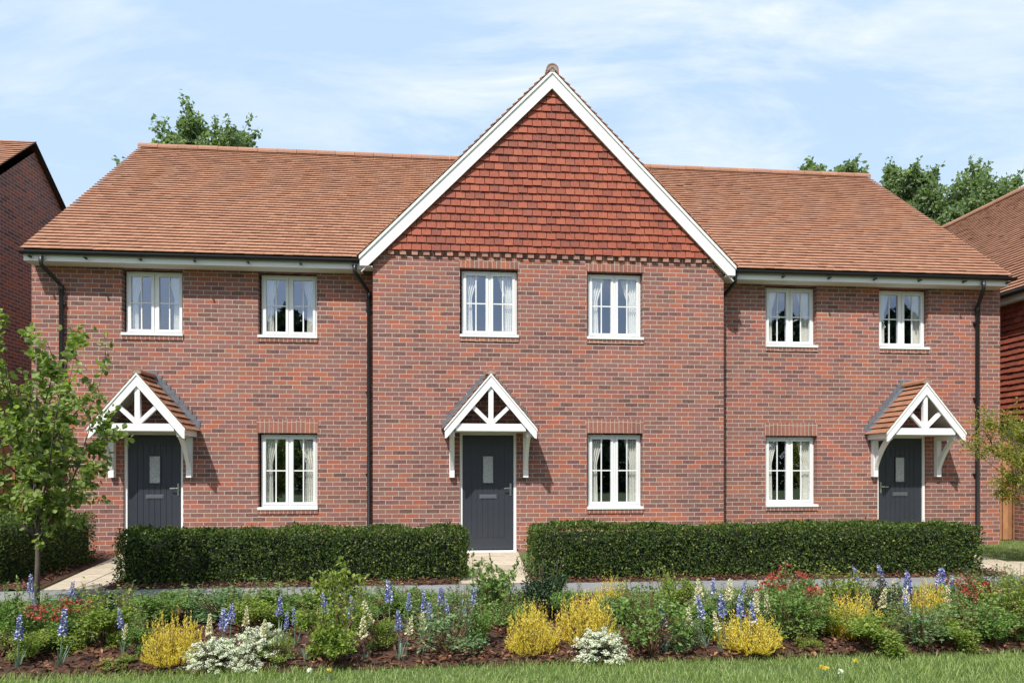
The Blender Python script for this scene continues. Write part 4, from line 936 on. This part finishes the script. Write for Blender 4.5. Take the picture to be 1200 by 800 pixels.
exec_plants = [
 # green shrubs: foot x, foot y, top y, width, label, tone
 ('g', 14, 772, 698, 62, 'green shrub at the far left end of the flower bed', 0),
 ('g', 66, 768, 732, 84, 'leafy green shrub just below the red flowers on the left', 1),
 ('g', 122, 762, 702, 78, 'lime green shrub between the left red flowers and the left yellow bush', 1),
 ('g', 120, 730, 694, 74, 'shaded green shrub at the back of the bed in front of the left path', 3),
 ('g', 180, 738, 694, 92, 'mid green shrub behind the leftmost yellow bush', 0),
 ('g', 137, 786, 776, 40, 'small lime tuft on the lawn edge below the left lime shrub', 1),
 ('g', 163, 772, 728, 40, 'narrow dark green shrub touching the left side of the leftmost yellow bush', 0),
 ('g', 268, 735, 690, 92, 'soft green shrub behind the left white blossom bush', 2),
 ('g', 337, 734, 690, 84, 'green shrub behind the second white blossom bush', 0),
 ('g', 326, 782, 746, 42, 'small lime shrub tucked beside the white blossom bushes on the left', 1),
 ('g', 388, 784, 704, 74, 'tall lime green shrub standing alone left of the bare mulch gap', 1),
 ('w', 395, 742, 674, 64, 'tall twiggy shrub with pale leaves reaching over the pavement, left of centre', 1),
 ('g', 450, 768, 726, 46, 'lime shrub behind the cream spikes left of centre', 1),
 ('g', 470, 728, 688, 66, 'green shrub at the back between the two tallest blue spikes', 0),
 ('g', 524, 772, 716, 86, 'bluish green shrub left of the central bare mulch', 2),
 ('g', 562, 762, 714, 50, 'green shrub just left of the large central yellow bush', 0),
 ('w', 578, 738, 668, 56, 'twiggy open shrub in front of the central path', 0),
 ('g', 584, 742, 698, 78, 'green shrub under the twiggy one in front of the central path', 0),
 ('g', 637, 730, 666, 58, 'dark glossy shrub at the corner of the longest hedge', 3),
 ('g', 662, 735, 690, 40, 'mid green shrub right beside the dark glossy shrub at the centre', 0),
 ('g', 764, 772, 692, 92, 'large green shrub right of the central white blossom bush', 0),
 ('g', 790, 730, 674, 58, 'tall green shrub at the back left of the cream flower cluster', 1),
 ('g', 806, 768, 728, 46, 'low green shrub left of the lone blue spike on a bare stem', 2),
 ('g', 722, 738, 700, 50, 'pale feathery shrub between the central yellow bushes and the large green shrub', 2),
 ('g', 858, 742, 696, 84, 'grey green shrub under the cluster of blue and cream spikes', 2),
 ('g', 930, 757, 694, 82, 'dense green shrub under the right hand red flowers', 0),
 ('g', 948, 766, 748, 34, 'tiny lime seedling on the bare mulch right of centre', 1),
 ('g', 988, 728, 672, 66, 'tall shrub with light leaves at the back right of the red flowers', 1),
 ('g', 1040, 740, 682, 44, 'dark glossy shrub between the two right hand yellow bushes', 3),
 ('g', 1022, 766, 719, 84, 'round light green shrub in front of the right hand yellow bush', 1),
 ('g', 1076, 762, 712, 84, 'bluish green shrub below the tall blue spikes on the right', 2),
 ('g', 1136, 756, 702, 84, 'green shrub below the red flowers at the right', 0),
 ('g', 1180, 752, 684, 66, 'leafy shrub at the far right end of the bed', 1),
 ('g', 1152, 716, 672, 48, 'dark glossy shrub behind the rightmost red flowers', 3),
 ('g', 1190, 728, 672, 50, 'tall shrub against the pavement at the far right edge', 0),
 ('g', 432, 730, 690, 60, 'low green shrub at the back behind the cream spikes left of centre', 0),
 ('g', 226, 728, 692, 60, 'low feathery shrub against the pavement behind the leftmost yellow bush', 2),
 ('g', 380, 728, 694, 50, 'low green shrub at the foot of the tall twiggy shrub left of centre', 2),
 ('g', 92, 745, 706, 70, 'green shrub between the left red flowers and the pavement', 0),
 ('g', 298, 745, 700, 70, 'lime shrub wedged behind the two white blossom bushes', 1),
 ('g', 500, 738, 694, 66, 'green shrub behind the leaning pair of blue spikes', 0),
 ('g', 540, 735, 692, 62, 'soft green shrub at the back just left of the central path', 2),
 ('g', 610, 745, 706, 46, 'small green shrub filling behind the front yellow bush', 0),
 ('g', 744, 740, 694, 60, 'green shrub against the pavement behind the large green one right of centre', 0),
 ('g', 826, 750, 706, 62, 'green shrub at the foot of the cream flower cluster', 0),
 ('g', 900, 740, 692, 60, 'green shrub between the cream flowers and the right of centre red bush', 2),
 ('g', 958, 752, 716, 46, 'light green shrub left of the right hand yellow bush', 1),
 ('g', 1056, 746, 708, 46, 'green shrub behind the bluish one on the right', 0),
 ('g', 1110, 764, 724, 62, 'lime shrub low in front between the bluish and green shrubs on the right', 1),
 ('g', 1166, 766, 716, 70, 'mid green shrub nearest the lawn at the right end of the bed', 0),
 ('g', 40, 745, 704, 72, 'green shrub around the foot of the young tree', 0),
 ('g', 30, 782, 742, 56, 'low lime shrub beside the extreme left blue spike', 1),
 ('g', 418, 750, 706, 56, 'green shrub behind the left cream spike left of centre', 0),
 ('g', 1218, 765, 690, 80, 'large green shrub cut off by the right edge of the picture', 1),
 ('y', 203, 782, 722, 70, 'leftmost yellow bush in the bed', None),
 ('y', 624, 770, 710, 72, 'front yellow bush of the central group', None),
 ('y', 686, 758, 698, 74, 'middle yellow bush of the central group behind the white blossom', None),
 ('y', 714, 732, 680, 50, 'rear yellow bush of the central group against the pavement', None),
 ('y', 878, 772, 720, 78, 'yellow bush beside the blue and cream spikes right of centre', None),
 ('y', 1000, 752, 697, 66, 'yellow bush behind the round light green shrub on the right', None),
 ('y', 1088, 744, 682, 52, 'rightmost yellow bush among the tall blue spikes', None),
 ('s', 253, 793, 738, 72, 'lower left white blossom bush spilling to the lawn edge', None),
 ('s', 305, 780, 720, 66, 'white blossom bush up and right of the lowest one on the left', None),
 ('s', 702, 786, 731, 78, 'round white blossom bush in front of the central yellow bushes', None),
 ('r', 64, 764, 708, 72, 'red flowering bush near the left end of the bed', None),
 ('r', 928, 742, 672, 62, 'red flowering bush in front of the longest hedge right of centre', None),
 ('r', 1132, 738, 680, 62, 'red and pink flowering bush near the right end of the bed', None),
 ('r', 1186, 758, 736, 26, 'small reddish plant low at the far right edge', None),
 # blue spikes
 ('b', 20, 790, 724, 10, 'blue and white spike at the extreme left by the lawn edge', None),
 ('b', 45, 748, 698, 10, 'blue spike just above the left red flowers near the tree trunk', None),
 ('b', 69, 788, 716, 10, 'blue spike with fanned sword leaves under the left red flowers', None),
 ('b', 35, 735, 676, 9, 'dark violet spike left of the young tree trunk', None),
 ('b', 80, 738, 684, 9, 'violet spike just right of the young tree trunk', None),
 ('b', 72, 742, 702, 8, 'short pale blue spike between the tree trunk and the violet spike', None),
 ('b', 145, 774, 715, 9, 'blue spike rising from the lime shrub left of the yellow bush', None),
 ('b', 259, 782, 716, 11, 'left of two blue spikes over the lowest white blossom bush', None),
 ('b', 268, 770, 710, 10, 'right of two blue spikes over the lowest white blossom bush', None),
 ('b', 327, 758, 699, 10, 'blue spike behind the second white blossom bush, higher one', None),
 ('b', 336, 768, 719, 9, 'blue spike right of the second white blossom bush', None),
 ('b', 345, 766, 713, 8, 'thin blue spike left of the tall lime shrub', None),
 ('b', 358, 786, 719, 9, 'blue spike with long leaves at the left foot of the tall lime shrub', None),
 ('b', 385, 760, 698, 11, 'blue spike standing in the top of the tall lime shrub', None),
 ('b', 411, 766, 702, 9, 'blue spike on a bare stem right of the tall lime shrub', None),
 ('b', 457, 752, 683, 10, 'tallest blue spike left of centre overlapping the pavement', None),
 ('b', 477, 748, 696, 9, 'slim blue spike right of the tallest one left of centre', None),
 ('b', 468, 786, 716, 10, 'blue spike nearest the lawn left of centre', None),
 ('b', 497, 750, 695, 10, 'upper blue spike of the leaning pair left of centre', None),
 ('b', 504, 756, 708, 10, 'lower blue spike of the leaning pair left of centre', None),
 ('b', 517, 745, 690, 11, 'blue spike against the hedge foot left of the central path', None),
 ('b', 525, 748, 703, 9, 'short blue spike beside the one at the hedge foot', None),
 ('b', 546, 750, 704, 8, 'short blue spike nearest the central path', None),
 ('b', 552, 745, 689, 9, 'tall blue spike nearest the central path', None),
 ('b', 779, 774, 709, 10, 'lone pale blue spike in the large green shrub right of centre', None),
 ('b', 827, 764, 699, 10, 'blue spike on a bare stem over open mulch right of centre', None),
 ('b', 836, 738, 680, 10, 'large blue spike at the back of the cream flower cluster', None),
 ('b', 866, 735, 679, 8, 'blue spike overlapping the mulch strip under the longest hedge', None),
 ('b', 879, 735, 685, 8, 'violet spike between the cream flowers and the right red bush', None),
 ('b', 850, 764, 699, 10, 'blue spike left of the pair above the right of centre yellow bush', None),
 ('b', 868, 768, 701, 10, 'blue spike standing over the right of centre yellow bush', None),
 ('b', 884, 772, 706, 11, 'rightmost blue spike over the right of centre yellow bush', None),
 ('b', 1014, 720, 666, 10, 'blue and white spike left of the tall ones on the right', None),
 ('b', 1041, 728, 664, 10, 'tall blue spike between the dark glossy shrub and the hedge', None),
 ('b', 1060, 735, 676, 11, 'left blue spike of the pair beside the rightmost yellow bush', None),
 ('b', 1068, 738, 672, 11, 'right blue spike of the pair beside the rightmost yellow bush', None),
 ('b', 1069, 762, 698, 9, 'low blue spike in front of the rightmost yellow bush', None),
 ('b', 1098, 730, 667, 14, 'largest blue spike on the right, above the rightmost yellow bush', None),
 ('b', 1118, 738, 677, 10, 'blue spike left of the rightmost red flowers', None),
 ('b', 1174, 742, 694, 11, 'faded lilac spike at the right end of the bed', None),
 # cream spikes
 ('c', 144, 776, 734, 10, 'cream spike under the blue one in the left lime shrub', None),
 ('c', 242, 778, 720, 10, 'cream spike between the leftmost yellow bush and the white blossom', None),
 ('c', 286, 768, 713, 9, 'upper cream spike behind the white blossom bushes', None),
 ('c', 304, 784, 728, 10, 'cream spike in front of the second white blossom bush', None),
 ('c', 427, 783, 721, 12, 'left cream spike beside the mulch gap left of centre', None),
 ('c', 439, 768, 704, 12, 'tall cream spike above the other left of centre', None),
 ('c', 474, 786, 724, 10, 'cream spike right of the blue one nearest the lawn', None),
 ('c', 496, 772, 720, 10, 'cream spike in the bluish green shrub left of centre', None),
 ('c', 807, 770, 712, 10, 'cream spike low beside the large green shrub right of centre', None),
 ('c', 819, 748, 689, 11, 'leftmost cream spike at the top of the mixed cluster', None),
 ('c', 826, 738, 680, 10, 'cream spike at the very back, left of the large blue spike', None),
 ('c', 845, 738, 681, 10, 'cream spike just right of the large blue spike at the back', None),
 ('c', 853, 742, 680, 12, 'broad cream spike in the middle of the mixed cluster', None),
 ('c', 845, 778, 718, 11, 'cream spike at the left edge of the right of centre yellow bush', None),
 ('c', 882, 755, 694, 10, 'cream spike under the violet one right of centre', None),
 ('c', 895, 740, 682, 10, 'upper cream spike left of the right red flowers', None),
 ('c', 899, 752, 695, 9, 'lower cream spike left of the right red flowers', None),
 ('c', 1029, 742, 684, 10, 'cream spike beside the dark glossy shrub on the right', None),
 ('c', 1048, 732, 680, 9, 'cream spike at the mulch strip between tall blue spikes on the right', None),
 ('c', 1083, 732, 679, 9, 'cream spike behind the rightmost yellow bush', None),
 ('c', 1062, 755, 692, 10, 'cream spike in front of the blue pair on the right', None),
 ('c', 1111, 745, 689, 11, 'cream spike left of the rightmost red flowers', None),
]
for k_, px, b_, t_, w_, lab, tone in exec_plants:
    plant(k_, px, b_, t_, w_, lab, tone)
for lst in P_.values():          # prototypes that no copy used
    for r in lst:
        if 'label' not in r:
            for ch in list(r.children): bpy.data.objects.remove(ch)
            bpy.data.objects.remove(r)
# dandelions and clover heads in the lawn
def lawn_flower(px, py, mat, label, cat_):
    X, Y = ground_at(px, py); rg = np.random.default_rng(int(px)); r = empty(cat_, (X, Y, 0), label=label, cat='flower')
    m = MB(); m.tube([(0, 0, 0), (.004, 0, .07)], .003, 5); m.build('stem', M['strap'], r)
    n = 26; P = np.zeros((n, 3)) + [.004, 0, .07]; D = unit(rg.normal(size=(n, 3)) + [0, 0, .8])
    leaf_obj('flower_head', [leaf_arrays(P, D, rg.normal(size=(n, 3)), .024, .012)], mat, r)
lawn_flower(962, 793, M['yellow'], 'left of the two yellow dandelions close together in the lawn', 'dandelion')
lawn_flower(968, 794, M['yellow'], 'right of the two yellow dandelions close together in the lawn', 'dandelion')
lawn_flower(1002, 785, M['yellow'], 'single yellow dandelion nearest the mulch on the right', 'dandelion')
lawn_flower(385, 797, M['yellow'], 'yellow dandelion on the left half of the lawn', 'dandelion')
lawn_flower(984, 798, M['whitefl'], 'white clover head right of the paired dandelions', 'clover')
lawn_flower(362, 797, M['whitefl'], 'white clover head on the left half of the lawn', 'clover')

# ------------------------------------------------------------------ grass, ground cover and bark chips: nobody could count them
def grass(name, areas, label):
    parts = []
    for (x0, x1, y0, y1, dens, h0, h1, zb) in areas:
        n = int((x1 - x0) * (y1 - y0) * dens); P = np.stack([RNG.uniform(x0, x1, n), RNG.uniform(y0, y1, n), np.full(n, zb)], 1)
        th = RNG.random(n) * 6.283; D = np.stack([np.cos(th) * .35, np.sin(th) * .35, np.ones(n)], 1) + RNG.normal(0, .15, (n, 3)); N = np.stack([np.cos(th), np.sin(th), 0 * th], 1)
        cl = .75 + .5 * (lump(P, 3.5, 9) + .5) ; L = RNG.uniform(h0, h1, n) * cl
        parts.append(leaf_arrays(P, D, N, L, RNG.uniform(.003, .0055, n), 'blade', .35))
    tag(leaf_obj(name, parts, M['grass']), label, 'grass', kind='stuff')
grass('lawn_grass', [(-5.5, 7.0, -9.6, -7.68, 3300, .035, .065, 0)], 'short mown lawn grass along the front of the bed')
grass('verge_grass', [(-8, 9.5, -5.22, -4.67, 1500, .05, .10, 0)], 'strip of grass between the pavement and the flower bed')
grass('garden_grass', [(1.28, 3.2, -2.72, -.52, 900, .03, .06, 0), (1.18, 1.6, -3.0, -2.7, 900, .03, .06, 0), (8.2, 9.0, -2.6, -1.0, 900, .03, .06, 0), (9.4, 12.0, -2.5, .7, 900, .03, .06, 0)], 'grass of the front gardens beside the house walls')
def chips(areas):
    vs = []
    for (x0, x1, y0, y1, dens, zb, *lim) in areas:
        n = int((x1 - x0) * (y1 - y0) * dens); P = np.stack([RNG.uniform(x0, x1, n), RNG.uniform(y0, y1, n), zb + RNG.random(n) * .05], 1)
        if lim: P = P[P[:, 0] < -5.10 - (P[:, 1] + 3.93) * .19]; n = len(P)
        vs.append(leaf_arrays(P, rdir(n) * [1, 1, .35], rdir(n) * .5 + [0, 0, 1], RNG.uniform(.03, .085, n), RNG.uniform(.018, .035, n), 'diamond', .18))
    tag(leaf_obj('bark_chips', vs, M['chip']), 'reddish brown bark chips spread over the planting beds', 'mulch', kind='stuff')
chips([(-6.5, 8, -7.74, -5.2, 650, .03), (-4.3, .18, -3.95, -3.55, 700, .02), (1.1, 7.9, -3.95, -3.55, 700, .02), (-6.6, -5.05, -3.9, -.1, 700, .01, 1)])
